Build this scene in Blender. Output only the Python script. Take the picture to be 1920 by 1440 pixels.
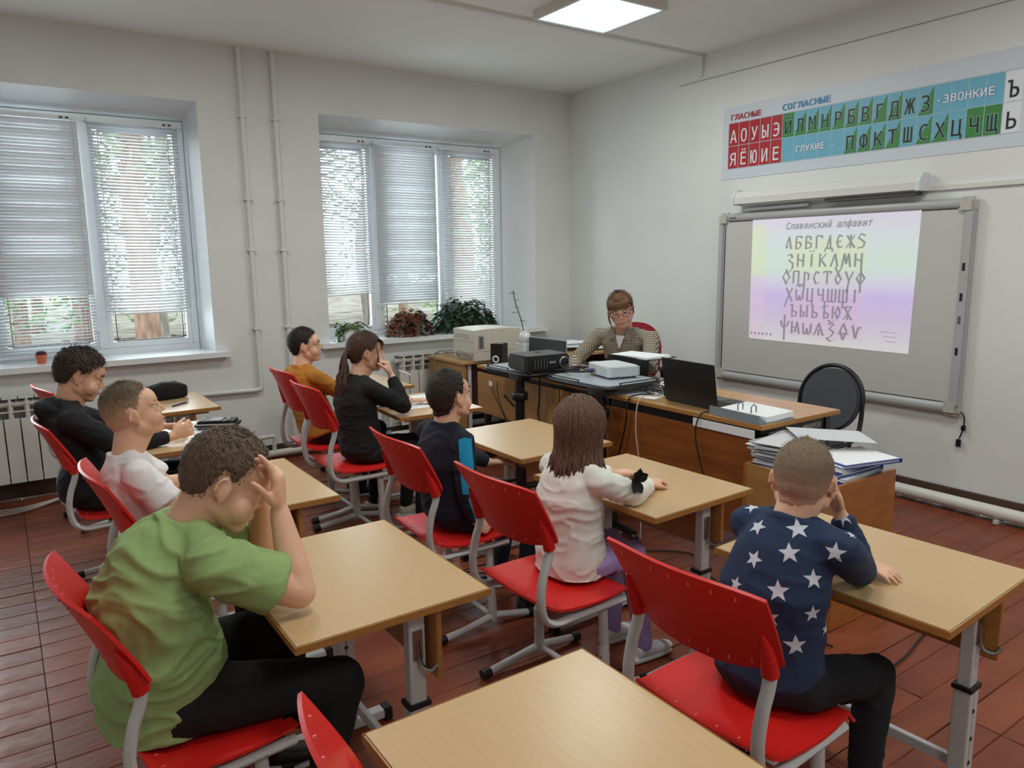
import bpy, bmesh, math, random
from mathutils import Vector as V, Matrix, noise, Euler
from mathutils.bvhtree import BVHTree
random.seed(7)
SC = bpy.context.scene
COL = SC.collection
for o in list(bpy.data.objects): bpy.data.objects.remove(o, do_unlink=True)
rad = math.radians
# ---------------------------------------------------------------- camera
CAM = V((0, 0, 1.49))
yaw, pitch, roll = rad(34.383), rad(9.590), rad(-0.750)
_f = V((math.sin(yaw)*math.cos(pitch), math.cos(yaw)*math.cos(pitch), -math.sin(pitch)))
_r = V((math.cos(yaw), -math.sin(yaw), 0)); _u = _r.cross(_f)
_c, _s = math.cos(roll), math.sin(roll)
RT = _c*_r + _s*_u; UP = -_s*_r + _c*_u; FW = _f
cd = bpy.data.cameras.new('camera'); cam = bpy.data.objects.new('camera', cd); COL.objects.link(cam)
m = Matrix((RT, UP, -FW)).transposed().to_4x4(); m.translation = CAM; cam.matrix_world = m
cd.sensor_width = 36; cd.lens = 1399.55/1920*36; cd.clip_start = .05; cd.clip_end = 200
SC.camera = cam
# ---------------------------------------------------------------- view, sky, lamps
SC.view_settings.view_transform = 'Standard'; SC.view_settings.look = 'None'
SC.view_settings.exposure = 0.13; SC.view_settings.gamma = 1; SC.view_settings.use_curve_mapping = False
W = bpy.data.worlds.new('sky'); SC.world = W; W.use_nodes = True
bg = W.node_tree.nodes['Background']; bg.inputs[0].default_value = (.86, .94, 1.0, 1); bg.inputs[1].default_value = 3.2
def area(name, loc, size, energy, col, rot=(0, 0, 0), sy=None, spread=180):
    l = bpy.data.lights.new(name, 'AREA'); l.energy = energy; l.color = col; l.size = size
    if sy: l.shape = 'RECTANGLE'; l.size_y = sy
    l.spread = rad(spread)
    o = bpy.data.objects.new(name, l); COL.objects.link(o); o.location = loc; o.rotation_euler = rot
    return o
# added area lamps outside the glass, standing in for daylight through the two windows
for nm, x0, x1 in (('added_daylight', -.6, 1.22), ('added_daylight', 2.13, 3.95)):
    area(nm, ((x0+x1)/2, 6.25, 1.75), x1-x0, 60 if x0 < 0 else 44, (.86, .95, 1), (rad(90), 0, 0), 1.6).rotation_euler = (rad(-90), 0, 0)
LAMPS = [(3.16, 3.64), (3.16, 1.3), (.9, 3.64), (.9, 1.3), (3.16, -1.0), (.9, -1.0)]
for x, y in LAMPS:
    area('ceiling_lamp_light', (x, y, 2.915), .5, 17 if y > 2 else 14.5, (.97, 1.0, .95))
XF, YW, ZC = 4.55, 5.65, 2.97
# ---------------------------------------------------------------- helpers
def ray(px, py):
    return (RT*((px-960)/1399.55) + UP*(-(py-720)/1399.55) + FW)
def at_y(px, py, y): d = ray(px, py); return CAM + d*(y/d.y)
def at_x(px, py, x): d = ray(px, py); return CAM + d*(x/d.x)
def at_z(px, py, z): d = ray(px, py); return CAM + d*((z-CAM.z)/d.z)

class MB:
    def __init__(s): s.v = []; s.f = []
    def add(s, vs, fs):
        b = len(s.v); s.v += [tuple(v) for v in vs]; s.f += [[b+i for i in f] for f in fs]; return s
    def box(s, lo, hi, M=None):
        x0, y0, z0 = lo; x1, y1, z1 = hi
        vs = [V(p) for p in ((x0,y0,z0),(x1,y0,z0),(x1,y1,z0),(x0,y1,z0),(x0,y0,z1),(x1,y0,z1),(x1,y1,z1),(x0,y1,z1))]
        if M: vs = [M @ v for v in vs]
        return s.add(vs, [[3,2,1,0],[4,5,6,7],[0,1,5,4],[1,2,6,5],[2,3,7,6],[3,0,4,7]])
    def cbox(s, c, d, M=None):
        return s.box([c[i]-d[i]/2 for i in range(3)], [c[i]+d[i]/2 for i in range(3)], M)
    def tube(s, pts, r, seg=8, flat=None, caps=True, rr=None):
        """tube along pts; r radius (or list rr); flat=(axis vector, factor) squashes along axis"""
        pts = [V(p) for p in pts]; n = len(pts); rings = []
        t0 = (pts[1]-pts[0]).normalized()
        a = V((0, 0, 1)) if abs(t0.z) < .9 else V((1, 0, 0))
        u = t0.cross(a).normalized(); w = t0.cross(u)
        for i in range(n):
            t = (pts[min(i+1, n-1)] - pts[max(i-1, 0)]).normalized()
            u = (u - t*u.dot(t)); u = u.normalized() if u.length > 1e-6 else t.orthogonal().normalized(); w = t.cross(u)
            R = rr[i] if rr else r
            ring = []
            for k in range(seg):
                an = 2*math.pi*k/seg; d = u*math.cos(an)*R + w*math.sin(an)*R
                if flat: ax = flat[0]; d = d - ax*d.dot(ax)*(1-flat[1])
                ring.append(pts[i]+d)
            rings.append(ring)
        vs = [p for rg in rings for p in rg]; fs = []
        for i in range(n-1):
            for k in range(seg):
                k2 = (k+1) % seg; fs.append([i*seg+k, i*seg+k2, (i+1)*seg+k2, (i+1)*seg+k])
        if caps: fs.append(list(range(seg-1, -1, -1))); fs.append([(n-1)*seg+k for k in range(seg)])
        return s.add(vs, fs)
    def cyl(s, p1, p2, r, seg=16, r2=None): return s.tube([p1, p2], r, seg, rr=[r, r if r2 is None else r2])
    def lathe(s, prof, seg=24, c=(0, 0, 0), M=None):
        c = V(c); vs = []; fs = []; n = len(prof)
        for r, z in prof:
            for k in range(seg):
                an = 2*math.pi*k/seg; p = V((r*math.cos(an), r*math.sin(an), z))
                vs.append((M @ p if M else p)+c)
        for i in range(n-1):
            for k in range(seg):
                k2 = (k+1) % seg; fs.append([i*seg+k, i*seg+k2, (i+1)*seg+k2, (i+1)*seg+k])
        fs.append(list(range(seg-1, -1, -1))); fs.append([(n-1)*seg+k for k in range(seg)])
        return s.add(vs, fs)
    def prism(s, poly, z0, z1, M=None):
        n = len(poly); vs = [V((x, y, z0)) for x, y in poly]+[V((x, y, z1)) for x, y in poly]
        if M: vs = [M @ v for v in vs]
        return s.add(vs, [list(range(n-1, -1, -1)), [n+i for i in range(n)]]+[[i, (i+1) % n, n+(i+1) % n, n+i] for i in range(n)])
    def ball(s, c, r, seg=14, rings=9, M=None):
        if not hasattr(r, '__len__'): r = (r, r, r)
        c = V(c); vs = []; fs = []
        for i in range(1, rings):
            ph = math.pi*i/rings
            for k in range(seg):
                th = 2*math.pi*k/seg
                p = V((r[0]*math.sin(ph)*math.cos(th), r[1]*math.sin(ph)*math.sin(th), r[2]*math.cos(ph)))
                vs.append((M @ p if M else p)+c)
        top = V((0, 0, r[2])); bot = V((0, 0, -r[2]))
        vs.append((M @ top if M else top)+c); vs.append((M @ bot if M else bot)+c)
        for i in range(rings-2):
            for k in range(seg):
                k2 = (k+1) % seg; fs.append([i*seg+k, (i+1)*seg+k, (i+1)*seg+k2, i*seg+k2])
        T = (rings-1)*seg
        for k in range(seg):
            k2 = (k+1) % seg; fs.append([T, k, k2]); fs.append([T+1, (rings-2)*seg+k2, (rings-2)*seg+k])
        return s.add(vs, fs)
    def cone(s, p1, r1, p2, r2, seg=12):
        """round cone: tapered limb with round ends"""
        p1, p2 = V(p1), V(p2); d = p2-p1; L = d.length
        if L < 1e-5: return s.ball(p1, max(r1, r2))
        t = d/L; pts = []; rr = []
        for k in range(4): a = math.pi/2*k/4; pts.append(p1 - t*r1*math.cos(a)); rr.append(max(r1*math.sin(a), r1*.08))
        pts.append(p1); rr.append(r1)
        pts.append((p1+p2)/2); rr.append((r1+r2)/2)
        pts.append(p2); rr.append(r2)
        for k in range(1, 5): a = math.pi/2*k/4; pts.append(p2 + t*r2*math.sin(a)); rr.append(max(r2*math.cos(a), r2*.08))
        return s.tube(pts, 0, seg, rr=rr)
    def loft(s, rings, seg=20, power=2.3):
        """rings: (centre, side half, depth half, side vec, depth vec)"""
        vs = []; fs = []; n = len(rings)
        for c, a, b, sv, dv in rings:
            c, sv, dv = V(c), V(sv).normalized(), V(dv).normalized()
            for k in range(seg):
                th = 2*math.pi*k/seg; co, si = math.cos(th), math.sin(th)
                x = math.copysign(abs(co)**(2/power), co)*a; y = math.copysign(abs(si)**(2/power), si)*b
                vs.append(c + sv*x + dv*y)
        for i in range(n-1):
            for k in range(seg):
                k2 = (k+1) % seg; fs.append([i*seg+k, i*seg+k2, (i+1)*seg+k2, (i+1)*seg+k])
        fs.append(list(range(seg-1, -1, -1))); fs.append([(n-1)*seg+k for k in range(seg)])
        return s.add(vs, fs)
    def mesh(s, name, smooth=True):
        me = bpy.data.meshes.new(name); me.from_pydata(s.v, [], s.f); me.update()
        if smooth: me.polygons.foreach_set('use_smooth', [True]*len(me.polygons))
        return me
    def build(s, name, mat, parent=None, smooth=False, bevel=0, **kw):
        me = s.mesh(name, smooth)
        bm = bmesh.new(); bm.from_mesh(me); bmesh.ops.recalc_face_normals(bm, faces=bm.faces)
        if bevel: bmesh.ops.bevel(bm, geom=[e for e in bm.edges if len(e.link_faces) == 2 and e.calc_face_angle(0) > .5], offset=bevel, segments=2, affect='EDGES', clamp_overlap=True)
        bm.to_mesh(me); bm.free()
        if smooth == 'auto':
            me.set_sharp_from_angle(angle=rad(38))
        return link(me, name, mat, parent, **kw)
def link(me, name, mat, parent=None, loc=None, **kw):
    if mat is not None:
        me.materials.clear(); me.materials.append(mat)
    o = bpy.data.objects.new(name, me); COL.objects.link(o)
    if parent is not None: o.parent = parent
    if loc is not None: o.location = loc
    for k, v in kw.items(): o[k] = v
    return o
def thing(name, label, cat, loc=(0, 0, 0), rz=0, group=None, **kw):
    o = bpy.data.objects.new(name, None); COL.objects.link(o); o.empty_display_size = .05
    o.location = loc; o.rotation_euler = (0, 0, rz); o['label'] = label; o['category'] = cat
    if group: o['group'] = group
    for k, v in kw.items(): o[k] = v
    return o
def tag(o, label, cat, group=None):
    o['label'] = label; o['category'] = cat
    if group: o['group'] = group
    return o
def dup(root, loc, rz, label, group=None):
    def cp(o, par):
        c = o.copy(); COL.objects.link(c); c.parent = par
        for ch in o.children: cp(ch, c)
        return c
    r = cp(root, None); r.location = loc; r.rotation_euler = (0, 0, rz); r['label'] = label
    if group: r['group'] = group
    return r
def spline(pts, n=8):
    pts = [V(p) for p in pts]; out = []
    P = [pts[0]*2-pts[1]]+pts+[pts[-1]*2-pts[-2]]
    for i in range(1, len(P)-2):
        for k in range(n):
            t = k/n; a, b, c, d = P[i-1], P[i], P[i+1], P[i+2]
            out.append(.5*((2*b)+(c-a)*t+(2*a-5*b+4*c-d)*t*t+(3*b-a-3*c+d)*t**3))
    out.append(pts[-1]); return out
# ---------------------------------------------------------------- materials
def hexc(r, g, b):
    f = lambda c: ((c/255+.055)/1.055)**2.4 if c/255 > .04045 else c/255/12.92
    return (f(r), f(g), f(b), 1)
def mat(name, col, rough=.5, metal=0, noise_amt=0, scale=8, stretch=(1, 1, 1), bump=0, bscale=None, col2=None, coat=0, emit=0, sss=0, trans=0, alpha=1, spec=None, detail=4, coords='Object'):
    m = bpy.data.materials.new(name); m.use_nodes = True; nt = m.node_tree; N = nt.nodes; L = nt.links
    b = N['Principled BSDF']; b.inputs['Base Color'].default_value = col if len(col) == 4 else (*col, 1)
    b.inputs['Roughness'].default_value = rough; b.inputs['Metallic'].default_value = metal
    if spec is not None: b.inputs['Specular IOR Level'].default_value = spec
    if coat: b.inputs['Coat Weight'].default_value = coat; b.inputs['Coat Roughness'].default_value = .15
    if emit: b.inputs['Emission Color'].default_value = col if len(col) == 4 else (*col, 1); b.inputs['Emission Strength'].default_value = emit
    if sss: b.inputs['Subsurface Weight'].default_value = sss; b.inputs['Subsurface Radius'].default_value = (.02, .008, .004); b.inputs['Subsurface Scale'].default_value = .5
    if trans: b.inputs['Transmission Weight'].default_value = trans
    if alpha < 1: b.inputs['Alpha'].default_value = alpha
    if noise_amt or bump or col2:
        tc = N.new('ShaderNodeTexCoord'); mp = N.new('ShaderNodeMapping'); mp.inputs['Scale'].default_value = stretch
        L.new(tc.outputs[coords], mp.inputs[0])
        nz = N.new('ShaderNodeTexNoise'); nz.inputs['Scale'].default_value = scale; nz.inputs['Detail'].default_value = detail
        L.new(mp.outputs[0], nz.inputs[0])
        if noise_amt or col2:
            mx = N.new('ShaderNodeMix'); mx.data_type = 'RGBA'
            c = col if len(col) == 4 else (*col, 1)
            c2 = col2 if col2 else tuple(min(1, x*(1-noise_amt)) for x in c[:3])+(1,)
            mx.inputs[6].default_value = c; mx.inputs[7].default_value = c2
            rp = N.new('ShaderNodeMapRange'); rp.inputs[1].default_value = .35; rp.inputs[2].default_value = .65
            L.new(nz.outputs[0], rp.inputs[0]); L.new(rp.outputs[0], mx.inputs[0]); L.new(mx.outputs[2], b.inputs['Base Color'])
        if bump:
            nb = nz
            if bscale:
                nb = N.new('ShaderNodeTexNoise'); nb.inputs['Scale'].default_value = bscale; nb.inputs['Detail'].default_value = detail; L.new(mp.outputs[0], nb.inputs[0])
            bp = N.new('ShaderNodeBump'); bp.inputs['Strength'].default_value = 1; bp.inputs['Distance'].default_value = bump
            L.new(nb.outputs[0], bp.inputs['Height']); L.new(bp.outputs[0], b.inputs['Normal'])
    return m
M = {}
M['wall'] = mat('wall_paint', hexc(228, 230, 228), .75, noise_amt=.04, scale=2.5, bump=.0012, bscale=9)
M['ceil'] = mat('ceiling_paint', hexc(236, 239, 236), .85, noise_amt=.03, scale=2, bump=.001, bscale=6)
M['reveal'] = mat('reveal_paint', hexc(222, 226, 228), .5, noise_amt=.03, scale=3)
M['pvc'] = mat('white_pvc', hexc(224, 229, 233), .3)
M['sill'] = mat('white_sill', hexc(232, 236, 238), .22)
M['blind'] = mat('blind_slat', hexc(228, 232, 236), .4, emit=0)
M['white_metal'] = mat('white_enamel', hexc(222, 220, 214), .4, noise_amt=.05, scale=14)
M['grille'] = mat('dark_gap', hexc(92, 94, 94), .7)
M['grey_metal'] = mat('grey_powder_coat', hexc(204, 205, 205), .38, noise_amt=.06, scale=30)
M['steel'] = mat('steel', hexc(150, 148, 145), .3, 1)
M['black_plastic'] = mat('black_plastic', hexc(22, 22, 24), .42, bump=.0003, scale=300)
M['black_metal'] = mat('black_metal', hexc(24, 24, 26), .35)
M['slot'] = mat('slot_pink', hexc(226, 120, 108), .5)  # paler pink than the red plastic around the slots
M['red'] = mat('red_plastic', hexc(216, 34, 30), .36, bump=.0002, scale=500, noise_amt=.08)
def wood(name, c1, c2, rough=.35, stretch=(1.2, 14, 14), scale=5, bump=.0002, coords='Object'):
    m = mat(name, c1, rough, scale=scale, stretch=stretch, col2=c2, bump=bump, detail=6, coords=coords); return m
M['beech'] = wood('beech_laminate', hexc(203, 171, 127), hexc(199, 166, 121), .3, (22, 1.2, 22), 6)
M['beech_edge'] = wood('beech_edge', hexc(178, 124, 64), hexc(164, 112, 56), .4, (14, 1.2, 14), 5)
M['desk_dark'] = wood('teacher_panel_brown', hexc(150, 86, 38), hexc(126, 68, 28), .32, (3, 1.0, 10), 3)
M['desk_top2'] = wood('teacher_top', hexc(196, 156, 104), hexc(182, 140, 88), .25, (9, 1.2, 9), 4)
M['tan_panel'] = wood('tan_panel', hexc(178, 132, 76), hexc(164, 118, 66), .4, (3, 1.2, 10), 3)
M['paper'] = mat('paper', hexc(236, 238, 240), .7)
M['paper_grey'] = mat('paper_grey', hexc(205, 208, 212), .6)
M['cream'] = mat('cream_plastic', hexc(205, 200, 184), .5)
M['board_white'] = mat('board_surface', hexc(200, 199, 195), .32)
M['board_frame'] = mat('board_frame', hexc(176, 177, 178), .35)
M['glass'] = None
gm = bpy.data.materials.new('window_glass'); gm.use_nodes = True; nt = gm.node_tree
for n in list(nt.nodes): nt.nodes.remove(n)
o_ = nt.nodes.new('ShaderNodeOutputMaterial'); mxs = nt.nodes.new('ShaderNodeMixShader'); tr = nt.nodes.new('ShaderNodeBsdfTransparent'); gl = nt.nodes.new('ShaderNodeBsdfGlossy')
gl.inputs['Roughness'].default_value = .02; tr.inputs[0].default_value = (.96, .98, .98, 1)
fr = nt.nodes.new('ShaderNodeFresnel'); fr.inputs[0].default_value = 1.25
nt.links.new(fr.outputs[0], mxs.inputs[0]); nt.links.new(tr.outputs[0], mxs.inputs[1]); nt.links.new(gl.outputs[0], mxs.inputs[2]); nt.links.new(mxs.outputs[0], o_.inputs[0])
M['glass'] = gm
# ================================================================ STRUCTURE
def struct(name, mb, m, **kw): return mb.build(name, m, None, kind='structure', **kw)
X0, Y0 = -1.6, -2.4     # back and right walls (behind the camera)
Z0W, ZTW = .845, 2.577
W1, W2 = (-.745, 1.268), (2.132, 4.148)
YG = 5.96
# window wall with two openings
mb = MB()
TH = .45
mb.box((X0, YW, 0), (XF+.2, YW+TH, Z0W)); mb.box((X0, YW, ZTW), (XF+.2, YW+TH, ZC))
mb.box((X0, YW, Z0W), (W1[0], YW+TH, ZTW)); mb.box((W2[1], YW, Z0W), (XF+.2, YW+TH, ZTW))
mb.box((W1[1], YW, Z0W), (W2[0], YW+TH, ZTW))
struct('wall_left', mb, M['wall'])
# splayed plaster reveals
def reveal(x0, x1, fx0, fx1):
    ft = 2.475; mb = MB()
    mb.add([(x0, YW, ZTW), (x1, YW, ZTW), (fx1, YG, ft), (fx0, YG, ft), (x0, YG, ZTW), (x1, YG, ZTW)], [[0, 1, 2, 3], [3, 2, 5, 4], [0, 4, 5, 1], [0, 3, 4], [1, 5, 2]])
    mb.add([(x1, YW, Z0W), (x1, YW, ZTW), (fx1, YG, ft), (fx1, YG, Z0W), (x1, YG, ZTW), (x1, YG, Z0W)], [[0, 3, 2, 1], [3, 5, 4, 2], [0, 1, 4, 5], [0, 5, 3], [1, 2, 4]])
    mb.add([(x0, YW, Z0W), (x0, YW, ZTW), (fx0-1e-3, YG, ft), (fx0-1e-3, YG, Z0W), (x0-.002, YG, ZTW), (x0-.002, YG, Z0W)], [[0, 1, 2, 3], [3, 2, 4, 5], [0, 5, 4, 1], [0, 3, 5], [1, 4, 2]])
    return mb
struct('trim_1', reveal(*W1, -.62, 1.222), M['reveal'])
struct('trim_2', reveal(*W2, 2.134, 3.952), M['reveal'])
mb = MB(); mb.box((XF, Y0, 0), (XF+.2, YW, ZC)); struct('wall_front', mb, M['wall'])
mb = MB(); mb.box((X0-.2, Y0, 0), (X0, YW+TH, ZC)); struct('wall_back', mb, M['wall'])
mb = MB(); mb.box((X0-.2, Y0-.2, 0), (XF+.2, Y0, ZC)); struct('wall_right', mb, M['wall'])
mb = MB(); mb.box((X0-.2, Y0-.2, ZC), (XF+.2, YW+TH, ZC+.2)); struct('ceiling', mb, M['ceil'])
# floor: painted boards, each one a piece
mb = MB(); mb.box((X0, Y0, -.08), (XF, YW, -.022)); floor = struct('floor', mb, mat('floor_gap', hexc(92, 44, 32), .8))
mfl = mat('floor_paint', hexc(142, 72, 45), .3, spec=.4, noise_amt=.3, scale=3.2, stretch=(.7, 2.5, 1), bump=.006, bscale=7, detail=5)
nt = mfl.node_tree; b = nt.nodes['Principled BSDF']
oi = nt.nodes.new('ShaderNodeObjectInfo'); hs = nt.nodes.new('ShaderNodeHueSaturation'); mr = nt.nodes.new('ShaderNodeMapRange')
mr.inputs[3].default_value = .84; mr.inputs[4].default_value = 1.14
nt.links.new(oi.outputs['Random'], mr.inputs[0]); nt.links.new(mr.outputs[0], hs.inputs['Value'])
src = b.inputs['Base Color'].links[0].from_socket; nt.links.new(src, hs.inputs['Color']); nt.links.new(hs.outputs[0], b.inputs['Base Color'])
rn = nt.nodes.new('ShaderNodeTexNoise'); rn.inputs['Scale'].default_value = 9; rr_ = nt.nodes.new('ShaderNodeMapRange'); rr_.inputs[3].default_value = .26; rr_.inputs[4].default_value = .6
tc_ = nt.nodes.new('ShaderNodeTexCoord'); nt.links.new(tc_.outputs['Object'], rn.inputs[0]); nt.links.new(rn.outputs[0], rr_.inputs[0]); nt.links.new(rr_.outputs[0], b.inputs['Roughness'])
def board_mesh(L, w, seed):
    r = random.Random(seed); mb = MB(); nx = 5; ys = [0, .003, .03, w-.034, w-.0038, w-.0008]
    prof = [-.004, -.0008, .0, .0, -.0008, -.004]; vs = []
    for i in range(nx+1):
        x = L*i/nx; x = min(max(x, .0015), L-.0015); warp = r.uniform(-.0012, .0012)
        for y, p in zip(ys, prof): vs.append((x, y, p + warp*(y/w-.5)*2 + (-.004 if i in (0, nx) else 0)))
    n = len(ys); fs = [[i*n+j, (i+1)*n+j, (i+1)*n+j+1, i*n+j+1] for i in range(nx) for j in range(n-1)]
    b = len(vs); vs += [(.0015, 0, -.022), (L-.0015, 0, -.022), (L-.0015, w-.0008, -.022), (.0015, w-.0008, -.022)]
    fs += [[b, b+1, nx*n, 0], [b+3, n-1, nx*n+n-1, b+2], [b, 0, n-1, b+3], [b+1, b+2, nx*n+n-1, nx*n], [b, b+3, b+2, b+1]]
    mb.add(vs, fs); me = mb.mesh('floor_board'); me.set_sharp_from_angle(angle=rad(25)); me.materials.append(mfl); return me
BW = .122
brd = {}
segs = [[(X0, 0.0), (0.0, 2.45), (2.45, XF)], [(X0, 0.0), (0.0, 1.9), (1.9, XF)], [(X0, 0.0), (0.0, 2.45), (2.45, XF)]]
y = Y0; j = 0
while y < YW-.001:
    w = min(BW, YW-y)
    if w < .03: break
    sg = segs[j % 3] if y > .3 else [(X0, 1.2), (1.2, XF)]
    for k, (a, bb) in enumerate(sg):
        key = (round(bb-a, 3), round(w, 3), (j*3+k) % 5)
        if key not in brd: brd[key] = board_mesh(bb-a, w, hash(key) % 999)
        o = bpy.data.objects.new('floor_board', brd[key]); COL.objects.link(o); o.parent = floor
        o.location = (a, y, random.uniform(-.0012, 0)); 
    y += BW; j += 1
# ceiling raceway, wall lines, conduits
mb = MB(); mb.box((-1.6, 4.045, ZC-.018), (XF, 4.085, ZC)); mb.box((XF-.02, 4.05, 2.815), (XF, 4.085, ZC)); struct('trim_3', mb, M['wall'])
mb = MB(); mb.box((XF-.006, -2.4, 2.785), (XF, 4.28, 2.791)); struct('trim_4', mb, mat('seam_grey', hexc(170, 168, 164), .7))
mb = MB(); mb.box((XF-.018, -2.4, 1.842), (XF, 2.9, 1.868)); struct('trim_5', mb, M['white_metal'])
# skirting (brown, old) along both walls
mb = MB(); mb.box((XF-.02, -2.4, 0), (XF, YW, .115)); struct('baseboard_front', mb, mat('old_brown_paint', hexc(92, 62, 52), .5, noise_amt=.4, scale=12))
mb = MB(); mb.box((X0, YW-.02, 0), (XF-.02, YW, .1)); struct('baseboard_left', mb, mat('old_brown_paint2', hexc(84, 62, 54), .5, noise_amt=.4, scale=12))
# heating pipes
mp = M['white_metal']
t = thing('heating_pipe', 'fat white heating pipe along the floor under the whiteboard wall', 'pipe', (XF-.075, 2, 0))
MB().cyl((0, -4.3, .055), (0, 3.6, .055), .036, 14).build('pipe', mp, t, smooth='auto')
for yy in (-.25, -2.2, 1.9):
    MB().box((-.045, yy-.012, 0), (.06, yy+.012, .02)).build('bracket', M['grey_metal'], t)
t = thing('heating_pipe', 'white heating pipe along the floor under the windows', 'pipe', (2.6, YW-.09, 0))
MB().cyl((-1.1, 0, .05), (1.9, 0, .05), .028, 12).build('pipe', mp, t, smooth='auto')
MB().tube(spline([(-1.15, 0, .18), (-1.02, 0, .185), (-.98, 0, .17), (-.98, 0, .05), (-.9, 0, .05)], 5), .016, 10).build('pipe_bend', mp, t, smooth='auto')
MB().tube(spline([(-.66, 0, .05), (-.64, 0, .2), (-.6, 0, .21), (-.4, 0, .2)], 5), .016, 10).build('pipe_bend', mp, t, smooth='auto')
for lab, x, z0 in (('left of the two upright white wall pipes, turning under the sill', 1.565, .55), ('right of the two upright white pipes between the windows', 1.80, .05)):
    t = thing('riser_pipe', lab, 'pipe', (x, YW-.03, 0), group='riser pipes between the windows')
    pts = [(0, 0, ZC), (0, 0, z0+.03)] + ([(0, 0, z0), (-.03, 0, z0-.01), (-.5, 0, z0-.0)] if z0 > .3 else [(0, 0, z0)])
    MB().tube(pts, .016, 10).build('pipe', M['wall'], t, smooth='auto')
    for zz in (1.0, 1.57, 1.93, 2.5):
        if zz > z0: MB().box((-.028, -.022, zz-.006), (.028, .029, zz+.006)).build('clamp', M['wall'], t)
# ---------------------------------------------------------------- windows
def window(idx, xs, fx0, fx1, blinds):
    """xs: mullion centre lines incl. outer edges"""
    f = MB(); z0, z1 = Z0W, 2.478; fw = .045
    f.box((fx0, YG-.03, z0), (fx1, YG+.04, z0+.05)); f.box((fx0, YG-.03, z1-.05), (fx1, YG+.04, z1))
    for x in (fx0, fx1): f.box((x-.0 if x == fx0 else x-fw, YG-.03, z0+.05), (x+fw if x == fx0 else x, YG+.04, z1-.05))
    for x in xs[1:-1]: f.box((x-.03, YG-.035, z0+.05), (x+.03, YG+.04, z1-.05))
    w = f.build('window_%d' % idx, M['pvc'], None, bevel=.004, kind='structure')
    for i in range(len(xs)-1):
        a = xs[i]+(fw if i == 0 else .03); b = xs[i+1]-(fw if i == len(xs)-2 else .03)
        s = MB(); s.box((a, YG-.02, z0+.05), (b, YG+.02, z0+.095)); s.box((a, YG-.02, z1-.095), (b, YG+.02, z1-.05))
        s.box((a, YG-.02, z0+.095), (a+.03, YG+.02, z1-.095)); s.box((b-.03, YG-.02, z0+.095), (b, YG+.02, z1-.095))
        s.build('sash', M['pvc'], w, bevel=.003)
        MB().box((a+.055, YG-.002, z0+.095), (b-.055, YG+.002, z1-.095)).build('pane', M['glass'], w)
        g = MB(); 
        for (p, q) in (((a+.055, z0+.095), (b-.055, z0+.101)), ((a+.055, z1-.101), (b-.055, z1-.095)), ((a+.055, z0+.1), (a+.061, z1-.1)), ((b-.061, z0+.1), (b-.055, z1-.1))):
            g.box((p[0], YG-.006, p[1]), (q[0], YG+.006, q[1]))
        g.build('gasket', M['black_plastic'], w)
    return w
w1 = window(1, [-.62, -.03, .592, 1.222], -.62, 1.222, None)
w2 = window(2, [2.134, 2.686, 3.355, 3.952], 2.134, 3.952, None)
MB().box((.545, YG-.05, 1.02), (.575, YG-.03, 1.1)).build('hinge', M['pvc'], w1, bevel=.003)
for nm, x0, x1 in (('trim_6', W1[0]-.08, W1[1]+.088), ('trim_7', W2[0]-.085, W2[1]+.09)):
    mb = MB(); mb.box((x0, 5.57, .812), (x1, YW, .85))
    mb.box((x0+.085, YW, .846), (x1-.09, YG-.03, .85)); struct(nm, mb, M['sill'])
# venetian blinds, slat by slat
def slat_mesh(w, tilt):
    mb = MB(); n = 4; vs = []
    for k in range(n+1):
        u = -.0125+.025*k/n; h = .0022*(1-(u/.0125)**2)
        y, z = u*math.cos(tilt)-h*math.sin(tilt), u*math.sin(tilt)+h*math.cos(tilt)
        vs += [(0, y, z), (w, y, z)]
    vs += [(x, y, z-.0004) for x, y, z in vs]
    N2 = 2*(n+1); fs = [[2*k, 2*k+1, 2*k+3, 2*k+2] for k in range(n)]+[[N2+2*k, N2+2*k+2, N2+2*k+3, N2+2*k+1] for k in range(n)]
    fs += [[0, N2, N2+1, 1], [2*n, 2*n+1, N2+2*n+1, N2+2*n], ] + [[2*k, 2*k+2, N2+2*k+2, N2+2*k] for k in range(n)] + [[2*k+1, N2+2*k+1, N2+2*k+3, 2*k+3] for k in range(n)]
    mb.add(vs, fs); me = mb.mesh('slat'); me.materials.append(M['blind']); return me
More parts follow.
